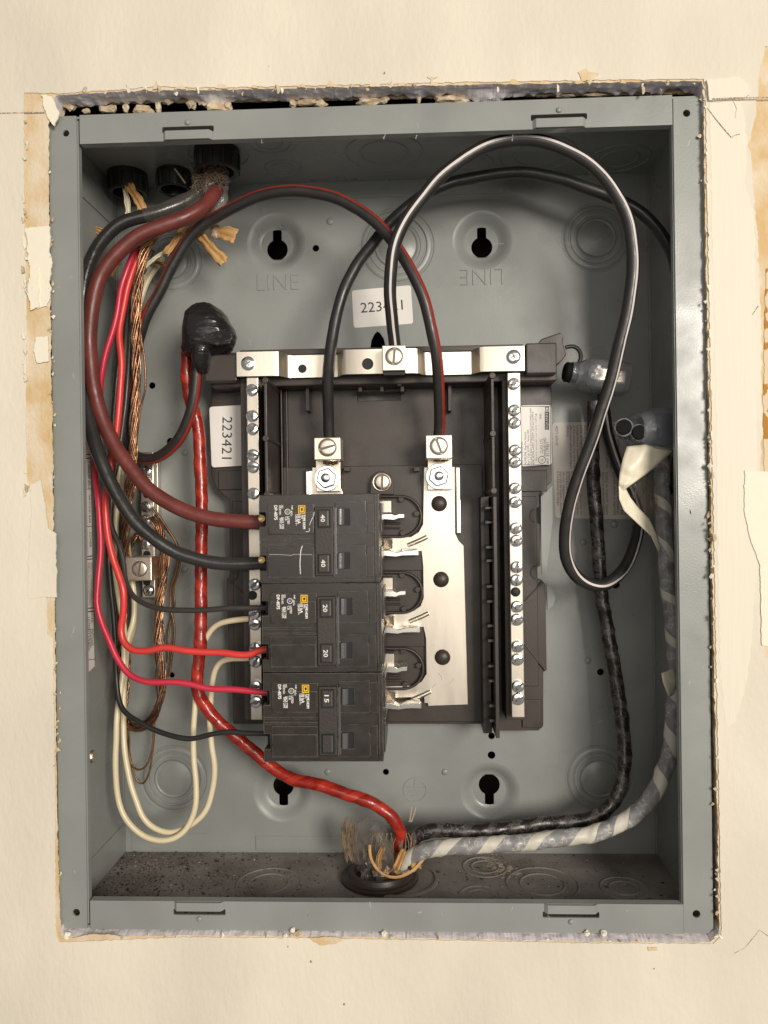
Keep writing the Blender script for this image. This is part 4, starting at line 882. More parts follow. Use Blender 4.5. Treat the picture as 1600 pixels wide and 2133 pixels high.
# labels on the interior
sl = label_plate('number_sticker', [(437, 848), (507, 844), (510, 970), (442, 974)], YB - .0016, M['sticker'], inte, .0022, .0012)
b = MB(); text(b, '223421', P(473, 912, YB - .0028), U(88, YB), U(21, YB), (-.03, 0, -1), (1, 0, -.03)); b.build('lettering', M['ink'], sl, recalc=False)
il = label_plate('rating_label', [(1083, 845), (1148, 844), (1149, 968), (1085, 972)], YB - .0016, M['sticker'], inte, .002, .0012)
y2 = YB - .0028; b = MB()
b.prism(pl([(1135, 857), (1144, 857), (1144, 895), (1135, 895)], y2), y2 - .00005, y2)
tl(b, 'PH01', 1126, 862, 872, 5, y2, CCW)
for s, x, y0, y1, h in [('HOM1224L125PGC', 1087, 920, 968, 5), ('HOMELINE  Plug-On Neutral', 1095, 900, 968, 5.5), ('Box / Caja S3270.1  Series S04', 1101, 896, 968, 5.5), ('Use only breakers of companion and circuit breaker types', 1106, 850, 968, 5.5), ('HOM, HOMA, HOMT, CHOMT, GFCI and QOMTA', 1111, 858, 968, 5.5),
                         ('Short circuit current rating', 1117, 862, 960, 4), ('CLASS CTL', 1128, 914, 944, 5.5), ('PANELBOARD', 1135, 912, 950, 5.5), ('E119461', 1141, 922, 950, 5.5), ('68618', 1141, 955, 966, 5), ('UL', 1129, 955, 962, 6)]: tl(b, s, x, y0, y1, h, y2, CCW)
cc = P(1129, 958, y2); b.sheet(circ(cc.x, cc.z, U(8, y2), 24), [circ(cc.x, cc.z, U(6.8, y2), 24)], y2 - .00005, y2)
b.sheet(pl([(1084, 846), (1148, 846), (1148, 969), (1086, 969)], y2), [pl([(1085.2, 847.2), (1146.8, 847.2), (1146.8, 967.8), (1087.2, 967.8)], y2)], y2 - .00004, y2)
b.sheet(pl([(1136, 847.5), (1143.5, 847.5), (1143.5, 855), (1136, 855)], y2), [pl([(1137.5, 849), (1142, 849), (1142, 853.5), (1137.5, 853.5)], y2)], y2 - .00005, y2)
b.build('lettering', M['ink'], il, recalc=False)
b = MB(); text(b, 'SQUARE', P(1139.5, 876, y2 - .00006), U(34, y2), U(6.5, y2), *CCW); text(b, 'D', P(1139.7, 851.3, y2 - .00002), U(3, y2), U(3.4, y2), *CCW); b.build('brand_lettering', M['print'], il, recalc=False)
# bit of pale gasket plate showing at right of the base
b = MB(); b.prism(pl([(1127, 1034), (1150, 1012), (1152, 1080), (1146, 1130), (1138, 1196), (1128, 1196)], YB + .004), YB + .004, YB + .006); b.build('backing_tab', M['box'], inte)
b = MB(); b.prism(pl([(1139, 1216), (1150, 1228), (1157, 1246), (1152, 1262), (1141, 1270)], YB + .004), YB + .004, YB + .006); b.build('backing_tab', M['box'], inte)

# ================================================================== BREAKERS
YF = .0085
def make_breaker(amp1, amp2, label):
    """modelled at the middle place of the row"""
    base = P(672, 1308, YF)
    t = thing('circuit_breaker', label, 'circuit breaker', (base.x, .070, P(672, 1400, YF).z), 'two pole breakers stacked in the panel')
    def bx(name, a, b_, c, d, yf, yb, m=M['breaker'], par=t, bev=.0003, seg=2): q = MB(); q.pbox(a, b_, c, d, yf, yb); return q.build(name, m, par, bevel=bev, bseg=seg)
    y1 = YF + .0016
    # body with two wire-entry notches cut out of the left end
    q = MB(); x0, x1 = P(546, 1308, y1).x, P(795, 1308, y1).x; zt, zb = P(672, 1215, y1).z, P(672, 1400, y1).z
    xn = P(559, 1308, y1).x; n1 = [P(600, v, y1).z for v in (1252, 1282)]; n2 = [P(600, v, y1).z for v in (1342, 1374)]
    q.sheet([(x0, zt), (x1, zt), (x1, zb), (x0, zb), (x0, n2[1]), (xn, n2[1]), (xn, n2[0]), (x0, n2[0]), (x0, n1[1]), (xn, n1[1]), (xn, n1[0]), (x0, n1[0])], [], y1, .052)
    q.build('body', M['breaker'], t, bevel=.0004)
    for n_ in (n1, n2):
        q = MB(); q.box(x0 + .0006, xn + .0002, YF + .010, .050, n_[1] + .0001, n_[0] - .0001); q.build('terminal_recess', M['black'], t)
    for k, (pt_, pb_) in enumerate(((1236, 1299), (1326, 1391))):
        bx('pole_cover', 563, pt_, 660, pb_, YF + .0004, y1 + .0002)
        bx('cover_step', 565, pt_ + 17, 658, pb_ - 2, YF, YF + .0005)
        # right hand cover, cut round the toggle window
        wx = (709, 734); wy = (1245 + k * 92, 1281 + k * 92 - (1 if k else 0))
        q = MB(); yy = YF + .0004
        q.sheet(pl([(703, pt_ - 4), (767, pt_ - 6), (767, pt_ + 16), (769, pt_ + 16), (769, pb_ - 4), (765, pb_ - 1), (703, pb_ - 1)], yy), [pl([(wx[0], wy[0]), (wx[1], wy[0]), (wx[1], wy[1]), (wx[0], wy[1])], yy)], yy, y1 + .0002)
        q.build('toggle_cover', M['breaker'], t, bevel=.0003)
        bx('end_step', 769, pt_ - 2, 784, pb_ - 2, YF + .0010, y1 + .0002)
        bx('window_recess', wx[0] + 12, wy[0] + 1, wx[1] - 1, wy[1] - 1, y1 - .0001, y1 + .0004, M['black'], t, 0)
        # toggle: rounded bar lying in the window
        q = MB(); c0 = P(wx[0] + 7, wy[0] + 1.5, YF); c1 = P(wx[0] + 7, wy[1] - 1.5, YF); r = U(7.2, YF)
        pr = [(-r, .0016), (-r * .95, -.0009), (-r * .7, -.0015), (-r * .2, -.0015), (r * .25, -.0011), (r * .75, -.0004), (r, .0022)]
        vs = [(c.x + a, YF + b_, c.z) for c in (c0, c1) for a, b_ in pr]; m_ = len(pr)
        q.add(vs, [(i, i + 1, m_ + i + 1, m_ + i) for i in range(m_ - 1)] + [tuple(range(m_)), tuple(range(2 * m_ - 1, m_ - 1, -1))]); q.build('toggle', M['toggle'], t, smooth=40)
        # rating button
        by = (1249, 1285) if k == 0 else (1342, 1380)
        bx('button_frame', 666 + k, by[0] - 1, 693 + k, by[1] + 2, YF - .00175, YF - .0009, M['black'], t, 0)
        bt = bx('rating_button', 668 + k, by[0] + 1.5, 690 + k, by[1] - .5, YF - .0024, YF - .0009, M['tie'], t, .0003)
        gl = MB(); gl.pbox(686.5 + k, by[0] + 3, 689.5 + k, by[1] - 3, YF - .00248, YF - .0023); gl.build('button_edge', M['toggle'], bt)
        s = (amp1, amp2)[k]
        if s:
            q = MB(); text(q, s, P(677.5 + k, (by[0] + by[1]) / 2, YF - .0024), U(15, YF), U(9, YF), *CW, bold=.00006); q.build('numeral', M['print'], bt, recalc=False)
    for yy in (1307, 1318): bx('pole_ridge', 545.5, yy, 659, yy + 5, y1 - .0004, y1 + .0004, bev=.0002)
    # handle tie
    q = MB(); q.pbox(661, 1243, 699, 1386, YF - .0010, y1); q.build('handle_tie', M['tie'], t, bevel=.0005)
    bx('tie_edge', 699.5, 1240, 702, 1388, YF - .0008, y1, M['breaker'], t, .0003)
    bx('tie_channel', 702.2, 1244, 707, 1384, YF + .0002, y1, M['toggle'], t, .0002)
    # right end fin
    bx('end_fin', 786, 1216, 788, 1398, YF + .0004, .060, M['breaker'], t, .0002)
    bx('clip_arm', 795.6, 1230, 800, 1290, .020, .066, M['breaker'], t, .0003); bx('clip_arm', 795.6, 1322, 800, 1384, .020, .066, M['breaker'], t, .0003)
    # emblem and print
    yy = YF - .00005
    q = MB(); q.sheet(pl([(626, 1239), (641, 1239), (641, 1256), (626, 1256)], yy), [pl([(627.6, 1240.8), (639.4, 1240.8), (639.4, 1254.2), (627.6, 1254.2)], yy)], yy, yy + .00005)
    q.sheet(pl([(629.2, 1242.2), (637.8, 1242.2), (637.8, 1252.8), (629.2, 1252.8)], yy), [pl([(631.6, 1244.6), (636, 1244.6), (636, 1249), (634.6, 1250.6), (632.4, 1250.6), (631.6, 1249)], yy)], yy, yy + .00005)
    # a clear base strip so the print sits on a flat plate
    q.build('emblem', M['yellow'], t)
    q = MB()
    for s, x, y0, y1_, h in [('TYPE HOM', 638.5, 1258, 1288, 5), ('TIPO', 634, 1258, 1267, 3.6), ('10 kA', 628, 1258, 1277, 6), ('120/240 V~', 622.5, 1258, 1281, 4), ('C=40C', 613.5, 1239, 1248, 3.2), ('AL/Cu', 612.5, 1250, 1261, 3.6), ('LISTED', 606, 1262, 1278, 4.2), ('C.B.', 601, 1262, 1271, 4.2),
                              ('BACK TYPE', 594, 1264, 1288, 4.4), ('TIPO LAM.', 589.5, 1264, 1288, 4.2), ('ISS.', 593, 1239, 1246, 3.6), ('ISSUE NO.', 588.5, 1239, 1259, 3.8), ('DP-4075', 579.5, 1239, 1269, 6.2)]:
        text(q, s, P(x, (y0 + y1_) / 2, YF), U(y1_ - y0, YF), U(h * 1.05, YF), *CW, bold=.00009 if h > 4.5 else .00004)
    c = P(604, 1252, YF); q.sheet(circ(c.x, c.z, U(6, YF), 22), [circ(c.x, c.z, U(4.8, YF), 22)], YF - .00007, YF - .00002); text(q, 'UL', c, U(5, YF), U(5, YF), *CW)
    q.build('lettering', M['print'], t, recalc=False)
    return t
def brk_dz(py): return P(672, py, YF).z - P(672, 1308, YF).z
br2 = make_breaker('20', '20', 'black two pole breaker marked 20 on both buttons, middle of the three')
br1 = make_breaker('40', '40', 'black two pole breaker marked 40 with white scuffs, topmost of the three')
br1.location.z += brk_dz(1121.5); br1.location.x += U(-2.5, YF)
br3 = make_breaker('15', '', 'black two pole breaker marked 15 on one button only, lowest of the three')
br3.location.z += brk_dz(1495.5); br3.location.x += U(.5, YF)
bpy.context.view_layer.update()
for y in (1080, 1166):
    b = MB(); c = P(546, y, .012); b.lathe(c, [(U(9, .01), .002), (U(9, .01), 0), (U(7, .01), -.0009), (U(4, .01), -.0003), (0, .0004)], n=20); o = b.build('terminal_clamp', M['brass'], None, smooth=40)
    for v in o.data.vertices: pass
    o.parent = br1; o.matrix_parent_inverse = br1.matrix_world.inverted()
def scuff(pts, wpx):
    b = MB(); w_ = catmull([P(a, c_, YF - .0002) for a, c_ in pts], .0004); b.tube(w_, lambda t: U(wpx, YF) / 2 * (.6 + .5 * abs(noise.noise(Vector((t * 9, 2, 3))))), 6, uv=False, flat=.15); o = b.build('scuff_mark', M['print'], None)
    o.parent = br1; o.matrix_parent_inverse = br1.matrix_world.inverted()
scuff([(630, 1137), (627, 1146), (626, 1155), (625, 1175), (626, 1196)], 2.6)
scuff([(655, 1066), (653, 1075), (648, 1085), (645, 1094)], 1.8); scuff([(644, 1100), (645, 1106), (641, 1108), (637, 1107)], 2.0)
scuff([(561, 1155), (580, 1155), (597, 1156), (605, 1157), (612, 1155), (627, 1155), (650, 1155)], .8)
# ================================================================== CABLES
def cable(name, pts, wpx, yref, m, label, cat='cable', seg=16, twist=None, lump=0.0, group=None, helix=None):
    w_ = path(pts); r = U(wpx, yref) / 2; b = MB()
    rf = lambda t: r * (1 + (lump or .03) * noise.noise(Vector((t * 40, len(pts), 1))) + .02 * noise.noise(Vector((t * 130, len(pts), 5))))
    b.tube(w_, rf, seg, twist=twist, helix=helix); o = b.build(name, m, None, smooth=60); return tag(o, label, cat, group)
cable('cable', [(458, 372, .060), (452, 393, .052), (427, 428, .042), (390, 451, .036), (350, 466, .033), (283, 495, .031), (233, 540, .030), (207, 582, .030), (192, 635, .030), (186, 700, .030), (188, 750, .030), (196, 810, .030), (212, 870, .030), (236, 922, .029), (266, 967, .028), (303, 1012, .027), (348, 1046, .027), (400, 1069, .027), (456, 1083, .027), (516, 1088, .027), (556, 1088, .027)],
      31, .030, M['maroon'], 'thick maroon cable curving down the left side into the upper terminal of the 40 breaker')
cable('cable', [(440, 372, .068), (428, 395, .060), (392, 419, .051), (325, 443, .044), (262, 461, .041), (226, 486, .040), (197, 525, .040), (180, 575, .041), (173, 625, .042), (168, 700, .042), (169, 770, .038), (174, 805, .033), (181, 855, .028), (194, 911, .024), (213, 964, .022), (240, 1024, .021), (273, 1076, .021), (310, 1113, .022), (355, 1144, .024), (400, 1162, .026), (456, 1173, .028), (512, 1174, .029), (557, 1172, .029)],
      28, .034, M['wetblack'], 'thick black cable beside the maroon one, ending in the lower terminal of the 40 breaker')
cable('wire', [(300, 498, .052), (288, 510, .050), (278, 528, .048), (266, 560, .046), (253, 600, .045), (240, 672, .044), (221, 735, .044), (211, 787, .045), (207, 850, .048), (201, 930, .048), (199, 997, .045), (205, 1040, .042), (208, 1087, .040), (209, 1150, .038), (204, 1217, .036), (202, 1255, .035), (212, 1300, .034), (229, 1337, .033), (246, 1375, .032), (270, 1405, .031), (310, 1420, .030), (362, 1421, .030), (400, 1426, .030), (437, 1434, .030), (494, 1437, .030), (531, 1441, .030), (560, 1443, .030)],
      13, .04, M['crimson'], 'crimson wire looping nearest the left wall into the upper terminal of the 15 breaker', 'wire', 12)
cable('wire', [(312, 500, .056), (296, 520, .054), (284, 545, .052), (265, 600, .050), (252, 667, .049), (249, 705, .048), (254, 757, .048), (251, 810, .048), (246, 862, .048), (240, 915, .046), (230, 978, .043), (221, 1030, .040), (219, 1060, .038), (223, 1106, .037), (235, 1162, .036), (248, 1199, .035), (258, 1232, .034), (257, 1277, .034), (252, 1311, .034), (257, 1337, .033), (276, 1354, .032), (310, 1355, .032), (344, 1349, .032), (381, 1355, .031), (419, 1358, .031), (456, 1360, .031), (494, 1364, .030), (520, 1363, .030), (538, 1355, .030), (565, 1351, .030)],
      14.5, .038, M['red'], 'bright red wire bending into the lower terminal of the 20 breaker', 'wire', 12)
cable('wire', [(318, 520, .066), (300, 560, .066), (281, 610, .064), (272, 660, .064), (269, 740, .064), (266, 795, .064), (258, 862, .063), (250, 930, .062), (236, 1010, .060), (230, 1086, .057), (249, 1138, .055), (258, 1175, .053), (262, 1205, .050), (274, 1238, .046), (296, 1256, .043), (325, 1266, .040), (356, 1270, .038), (397, 1272, .036), (439, 1270, .034), (490, 1266, .032), (565, 1266, .031)],
      11.5, .045, M['greywire'], 'thin charcoal wire running level into the upper terminal of the 20 breaker', 'wire', 12)
cable('wire', [(280, 560, .074), (262, 640, .074), (250, 740, .074), (238, 850, .072), (232, 960, .070), (226, 1060, .067), (226, 1150, .064), (230, 1225, .060), (238, 1300, .056), (241, 1394, .050), (246, 1450, .046), (261, 1484, .043), (295, 1507, .040), (332, 1525, .038), (370, 1536, .036), (402, 1538, .035), (437, 1531, .034), (475, 1525, .033), (512, 1527, .032), (565, 1528, .031)],
      11, .045, M['blackjacket'], 'thin black wire dipping across the white loops into the lower terminal of the 15 breaker', 'wire', 12)
cable('wire', [(322, 540, .080), (290, 600, .080), (268, 700, .079), (262, 800, .078), (256, 900, .077), (248, 1000, .076), (242, 1100, .074), (240, 1187, .072), (250, 1262, .068), (259, 1319, .064), (257, 1394, .060), (250, 1450, .056), (243, 1506, .052), (241, 1562, .050), (243, 1637, .048), (251, 1682, .047), (269, 1716, .046), (299, 1742, .046), (332, 1752, .046), (362, 1747, .047), (385, 1731, .048), (400, 1705, .049), (408, 1675, .050), (408, 1630, .052), (404, 1581, .054), (404, 1525, .056), (407, 1469, .058), (408, 1420, .060), (416, 1365, .060), (430, 1328, .058), (450, 1304, .056), (476, 1293, .053), (520, 1289, .050)],
      12.5, .05, M['white'], 'ivory wire in the outer, lower loop beneath the breakers at left', 'wire', 12)
cable('wire', [(340, 535, .082), (302, 600, .082), (276, 700, .081), (268, 800, .080), (262, 900, .080), (256, 1000, .079), (262, 1100, .078), (274, 1200, .076), (280, 1260, .074), (276, 1300, .072), (266, 1337, .070), (260, 1412, .066), (257, 1487, .062), (259, 1562, .058), (269, 1619, .055), (284, 1667, .053), (300, 1705, .052), (326, 1727, .052), (362, 1733, .052), (400, 1717, .053), (430, 1686, .054), (443, 1645, .055), (447, 1600, .056), (441, 1555, .057), (437, 1506, .058), (439, 1469, .058), (443, 1412, .057), (456, 1383, .055), (480, 1373, .052), (520, 1371, .050)],
      12.5, .055, M['white'], 'ivory wire in the inner, tighter loop beneath the breakers at left', 'wire', 12)
cable('wire', [(312, 545, .086), (286, 640, .086), (270, 760, .086), (262, 880, .086), (262, 1000, .085), (258, 1080, .084), (268, 1180, .083), (281, 1260, .082), (278, 1310, .082), (262, 1370, .082), (256, 1450, .082), (256, 1510, .082)],
      11, .08, M['olive'], 'grubby ivory wire deep in the bundle against the back of the box', 'wire', 10)
# black cables with stripes
def tw(pairs):
    def f(t):
        for i in range(len(pairs) - 1):
            if t <= pairs[i + 1][0]:
                u = (t - pairs[i][0]) / (pairs[i + 1][0] - pairs[i][0]); return math.radians(pairs[i][1] + (pairs[i + 1][1] - pairs[i][1]) * u)
        return math.radians(pairs[-1][1])
    return f
cable('cable', [(914, 912, .054), (916, 870, .048), (915, 800, .038), (906, 720, .030), (884, 628, .026), (852, 556, .026), (815, 497, .028), (765, 448, .030), (705, 415, .032), (645, 400, .034), (585, 398, .036), (525, 413, .040), (472, 440, .046), (436, 460, .050), (410, 480, .052), (385, 510, .054), (360, 552, .056), (334, 605, .058), (306, 656, .060), (290, 705, .064), (274, 780, .070), (262, 850, .074), (259, 905, .074), (269, 936, .070), (290, 953, .066), (317, 956, .062), (347, 941, .058), (374, 911, .054), (396, 862, .051), (407, 810, .049), (410, 760, .048), (410, 720, .050)],
      24, .045, M['redstripe'], 'black cable with a red stripe arching from the right lug over to the taped splice', twist=tw([(0, 55), (.12, 50), (.3, 48), (.45, 48), (.6, 50), (.7, -50), (.8, 65), (1, 60)]))
cable('cable', [(823, 724, .037), (821, 700, .034), (817, 660, .028), (813, 600, .022), (818, 530, .017), (838, 470, .015), (880, 410, .013), (935, 352, .012), (1000, 311, .012), (1060, 293, .012), (1120, 293, .012), (1180, 311, .012), (1240, 351, .012), (1280, 400, .012), (1305, 450, .013), (1317, 510, .014), (1317, 575, .016), (1308, 640, .018), (1295, 700, .020), (1273, 790, .024), (1242, 889, .028), (1210, 976, .032), (1187, 1054, .036), (1177, 1113, .040), (1181, 1165, .044), (1199, 1200, .047), (1230, 1218, .050), (1265, 1216, .053), (1297, 1188, .057), (1320, 1145, .062), (1330, 1100, .067), (1324, 1050, .073), (1306, 1010, .078), (1286, 965, .080), (1267, 905, .079), (1259, 855, .076), (1256, 815, .074)],
      26.5, .022, M['whitestripe'], 'black cable with a white stripe making the large loop on the right', twist=tw([(0, 10), (.12, 5), (.3, -5), (.42, -25), (.6, -48), (.72, -42), (.8, 35), (.88, 10), (1, 0)]))
cable('cable', [(686, 912, .054), (684, 870, .050), (683, 800, .042), (690, 720, .036), (705, 640, .034), (721, 594, .034), (745, 549, .036), (775, 510, .040), (806, 472, .044), (842, 437, .048), (884, 406, .050), (926, 385, .052), (962, 375, .053), (1050, 361, .054), (1109, 361, .054), (1169, 374, .054), (1228, 393, .054), (1276, 412, .054), (1323, 434, .053), (1359, 464, .052), (1387, 503, .050), (1404, 540, .048), (1416, 620, .045), (1420, 720, .044), (1418, 860, .046), (1412, 960, .050), (1404, 1020, .054), (1398, 1000, .058)],
      24, .045, M['blackjacket'], 'plain black cable arching from the left lug across the top to the right wall')
# taped cables
cable('cable', [(395, 700, .055), (390, 735, .056), (389, 780, .058), (396, 832, .060), (410, 877, .061), (416, 937, .062), (419, 1012, .062), (421, 1087, .061), (419, 1162, .060), (419, 1262, .058), (417, 1337, .056), (411, 1405, .055), (414, 1442, .055), (431, 1476, .056), (457, 1506, .057), (494, 1536, .059), (531, 1567, .060), (570, 1600, .060), (614, 1624, .058), (658, 1633, .056), (712, 1650, .054), (769, 1670, .053), (808, 1694, .053), (828, 1722, .054), (834, 1745, .056), (826, 1790, .060), (815, 1840, .062)],
      25, .058, M['redtape'], 'cable wrapped in glossy red tape from the taped splice to the bottom hub', seg=26, lump=.10, helix=(.012, .09))
cable('cable', [(1238, 835, .070), (1236, 900, .072), (1234, 976, .074), (1240, 1054, .075), (1248, 1172, .075), (1254, 1251, .074), (1269, 1330, .072), (1285, 1428, .068), (1297, 1507, .064), (1300, 1584, .061), (1290, 1646, .059), (1264, 1686, .058), (1219, 1708, .058), (1134, 1716, .058), (1050, 1727, .057), (966, 1731, .056), (904, 1730, .056), (864, 1744, .057), (838, 1772, .058), (822, 1802, .060), (812, 1845, .062)],
      27, .066, M['blacktape'], 'cable wrapped in cracked black tape running down the right to the bottom hub', seg=26, lump=.12, helix=(.011, .12))
cable('cable', [(1378, 950, .056), (1379, 993, .054), (1382, 1075, .050), (1390, 1197, .046), (1402, 1299, .043), (1407, 1381, .041), (1407, 1442, .040), (1401, 1524, .039), (1391, 1585, .038), (1365, 1648, .038), (1334, 1686, .039), (1300, 1711, .040), (1236, 1736, .042), (1162, 1746, .043), (1078, 1756, .044), (994, 1761, .045), (915, 1766, .047), (872, 1776, .050), (848, 1794, .053), (834, 1825, .058), (828, 1850, .060)],
      32, .043, M['greytape'], 'grey cable spirally wrapped with white tape along the bottom right', seg=26, lump=.08, helix=(.014, .11))
# ================================================================== BARE COPPER
def strands(name, pts, n, rb, rs, m, label, turns, seed, mats=None):
    w_ = path(pts); b = MB(); rnd = random.Random(seed); N_ = len(w_)
    for k in range(n):
        ph = 2 * math.pi * k / n; q = []; ro = rb * (rnd.uniform(.75, 1.1) if k else .1); dr = rnd.uniform(-.12, .12)
        for i, p in enumerate(w_):
            t = (w_[min(i + 1, N_ - 1)] - w_[max(i - 1, 0)]).normalized(); nn = Vector((0, -1, 0)); nn = (nn - t * nn.dot(t)).normalized(); bb = t.cross(nn)
            a = ph + turns * 2 * math.pi * i / N_ * (1 + dr * .2) + .7 * noise.noise(Vector((i * .02, k, seed))); rr = ro * (1 + .8 * noise.noise(Vector((i * .03, k * 3, seed + 5))))
            q.append(p + nn * rr * math.cos(a) + bb * rr * math.sin(a))
        b.tube(q[::2] + [q[-1]], rs, 6, uv=False)
    o = b.build(name, m, None, smooth=60); return tag(o, label, 'copper wire')
strands('ground_wire', [(392, 446, .058), (350, 470, .056), (322, 492, .052), (304, 520, .050), (294, 560, .050), (285, 619, .052), (284, 675, .054), (283, 750, .056), (284, 810, .057), (279, 900, .058), (276, 975, .060), (267, 1050, .063), (261, 1125, .068), (258, 1200, .074), (254, 1300, .078), (250, 1400, .080), (250, 1470, .080), (262, 1505, .079), (280, 1517, .078), (300, 1514, .076), (320, 1494, .074), (333, 1450, .073), (336, 1394, .073), (331, 1337, .074), (332, 1262, .075), (339, 1187, .075), (341, 1130, .074), (332, 1095, .073), (318, 1078, .074)],
        10, .0026, .00060, M['copper'], 'thick bundle of twisted bare copper wires looping down and up to the ground bar', 7, 3)
def cwire(pts, wpx, yref, m, label):
    b = MB(); b.tube(path(pts), U(wpx, yref) / 2, 8, uv=False); return tag(b.build('ground_wire', m, None, smooth=60), label, 'copper wire')
cwire([(290, 680, .060), (297, 724, .062), (302, 761, .064), (302, 810, .066), (294, 844, .068), (287, 900, .070), (282, 960, .072)], 4.2, .065, M['copper'], 'single thin copper wire bowing out beside the copper bundle')
cwire([(268, 1500, .080), (269, 1545, .080), (271, 1581, .080), (284, 1604, .079), (302, 1600, .078), (314, 1570, .078), (320, 1525, .078), (318, 1480, .078)], 4, .08, M['tarnish'], 'thin brown copper wire in the shorter hairpin below the bundle')
cwire([(262, 1500, .083), (268, 1560, .083), (276, 1600, .083), (286, 1628, .083), (297, 1634, .083), (310, 1615, .082), (317, 1575, .082), (321, 1525, .082), (322, 1470, .082)], 4, .083, M['tarnish'], 'thin brown copper wire in the longer hairpin below the bundle')
cwire([(318, 1056, .076), (345, 1095, .078), (366, 1130, .080), (372, 1152, .082), (366, 1195, .084), (355, 1224, .086), (356, 1266, .087), (364, 1310, .088), (358, 1370, .088), (352, 1410, .088)], 5, .084, M['tarnish'], 'thin brown copper wire hanging straight down right of the ground bar')
cwire([(320, 1080, .080), (352, 1110, .082), (376, 1150, .084), (372, 1190, .086), (362, 1222, .088), (364, 1258, .089), (352, 1310, .090), (350, 1380, .090)], 4.5, .086, M['tarnish'], 'thin brown copper wire crossing behind another right of the ground bar')
strands('ground_wire', [(300, 1130, .082), (285, 1110, .082), (272, 1150, .084), (262, 1210, .086), (262, 1300, .087), (266, 1400, .087), (262, 1470, .086)], 4, .0012, .00068, M['tarnish'], 'dull bare copper strands half hidden behind the ivory wires', 6, 8)
# ================================================================== GROUND BAR
gb = thing('ground_bar', 'tin plated ground bar with screws fixed to the back at the left', 'ground bar', P(310, 1245, DEP))
def gpb(name, a, b_, c, d, yf, yb, m, par, bev=.0004): return pb(name, a, b_, c, d, yf, yb, m, par, bev)
bar = gpb('bar', 294, 942, 321, 1245, .080, .088, M['tin'], gb)
gpb('bar_foot', 298, 944, 330, 1243, .0885, .0945, M['tin'], gb)
for k, y in enumerate((982, 1006, 1056, 1083, 1133)): slot_screw('bar_screw', P(305, y, .0795), U(12, .08), M['zinc'], bar, .5 + k, .0022, True, 18)
for y in (1030, 1155, 1212): 
    b = MB(); c = P(306, y, .08); b.cyl((c.x, .0798, c.z), U(8, .08), .0003, 'y', 16); b.build('bar_hole', M['black'], bar)
c = P(310, 1230, .0795); b = MB(); b.dome(c, U(12.5, .08), .0022, 24, 6); ps = b.build('cross_screw', M['zinc'], bar, smooth=60)
b = MB()
for a in (40, 130): 
    d = Vector((math.cos(math.radians(a)), 0, math.sin(math.radians(a)))) * .0019; b.tube([c - d + Vector((0, -.0017, 0)), c + Vector((0, -.0021, 0)), c + d + Vector((0, -.0017, 0))], .0004, 6, uv=False)
b.build('cross_mark', M['black'], bar)
lg = gpb('wire_lug', 261, 1160, 316, 1210, .0600, .0805, M['lug'], gb, .0006)
c = P(291, 1185, .06); b = MB(); b.lathe(c, [(U(17, .06), .0001), (U(16.5, .06), -.0005), (U(15.3, .06), -.0005), (U(15, .06), .0001)], n=30); b.build('screw_seat', M['slot'], lg, smooth=40)
slot_screw('lug_screw', Vector((c.x, c.y + .0001, c.z)), U(15, .06), M['lug'], lg, math.radians(82), .0010, n=26)

# ================================================================== TAPED SPLICE
def lumpy(name, rows, m, label, cat, n=36, seed=1.0, amp=.08, fac=.5):
    """stack of rings (photo cx, cy, half width px, depth, half depth) closed to a taped lump"""
    b = MB(); vs = []
    for k, (cx, cy, hw, y, hd) in enumerate(rows):
        c = P(cx, cy, y); r = U(hw, y)
        for i in range(n):
            a = 2 * math.pi * i / n; s_ = 1 + amp * noise.noise(Vector((math.cos(a) * 1.6, math.sin(a) * 1.6, k * fac + seed))) * 1.5
            ca, sa = math.cos(a), math.sin(a); e = .8
            vs.append(c + Vector((math.copysign(abs(ca) ** e, ca) * r * s_, math.copysign(abs(sa) ** e, sa) * hd * s_, U(2.5, y) * noise.noise(Vector((ca * 2, sa * 2, k + seed))))))
    m_ = len(rows); fs = [(k * n + i, k * n + (i + 1) % n, (k + 1) * n + (i + 1) % n, (k + 1) * n + i) for k in range(m_ - 1) for i in range(n)] + [tuple(range(n)), tuple(range(m_ * n - 1, (m_ - 1) * n - 1, -1))]
    b.add(vs, fs); return b
sp = thing('taped_splice', 'lump of shiny black electrical tape round a cable splice, left of the neutral strap', 'tape', P(430, 780, .06))
b = lumpy('', [(424, 633, 8, .052, .004), (427, 637, 20, .051, .008), (428, 645, 31, .050, .011), (429, 658, 41, .049, .014), (431, 672, 48, .048, .0155), (434, 686, 54, .047, .016), (435, 702, 55, .047, .016), (433, 716, 55, .047, .0155), (431, 728, 53, .048, .014), (426, 738, 44, .049, .012), (420, 744, 30, .050, .009)], None, '', '')
o = b.build('tape_wrap', M['tapeblob'], sp, smooth=28)
b = lumpy('', [(420, 712, 16, .040, .006), (420, 726, 20, .040, .007), (419, 742, 20, .041, .007), (420, 757, 18, .043, .007), (423, 770, 14, .045, .006), (425, 777, 9, .046, .004)], None, '', '', 24, 4.0, .12)
b.build('tape_tail', M['tapeblob'], sp, smooth=28)
b = MB(); b.prism(pl([(398, 708), (420, 712), (452, 720), (478, 716), (486, 700), (470, 684), (438, 694), (412, 700)], .0325), .0320, .0330); b.build('tape_fold', M['tapeblob'], sp, bevel=.0004)
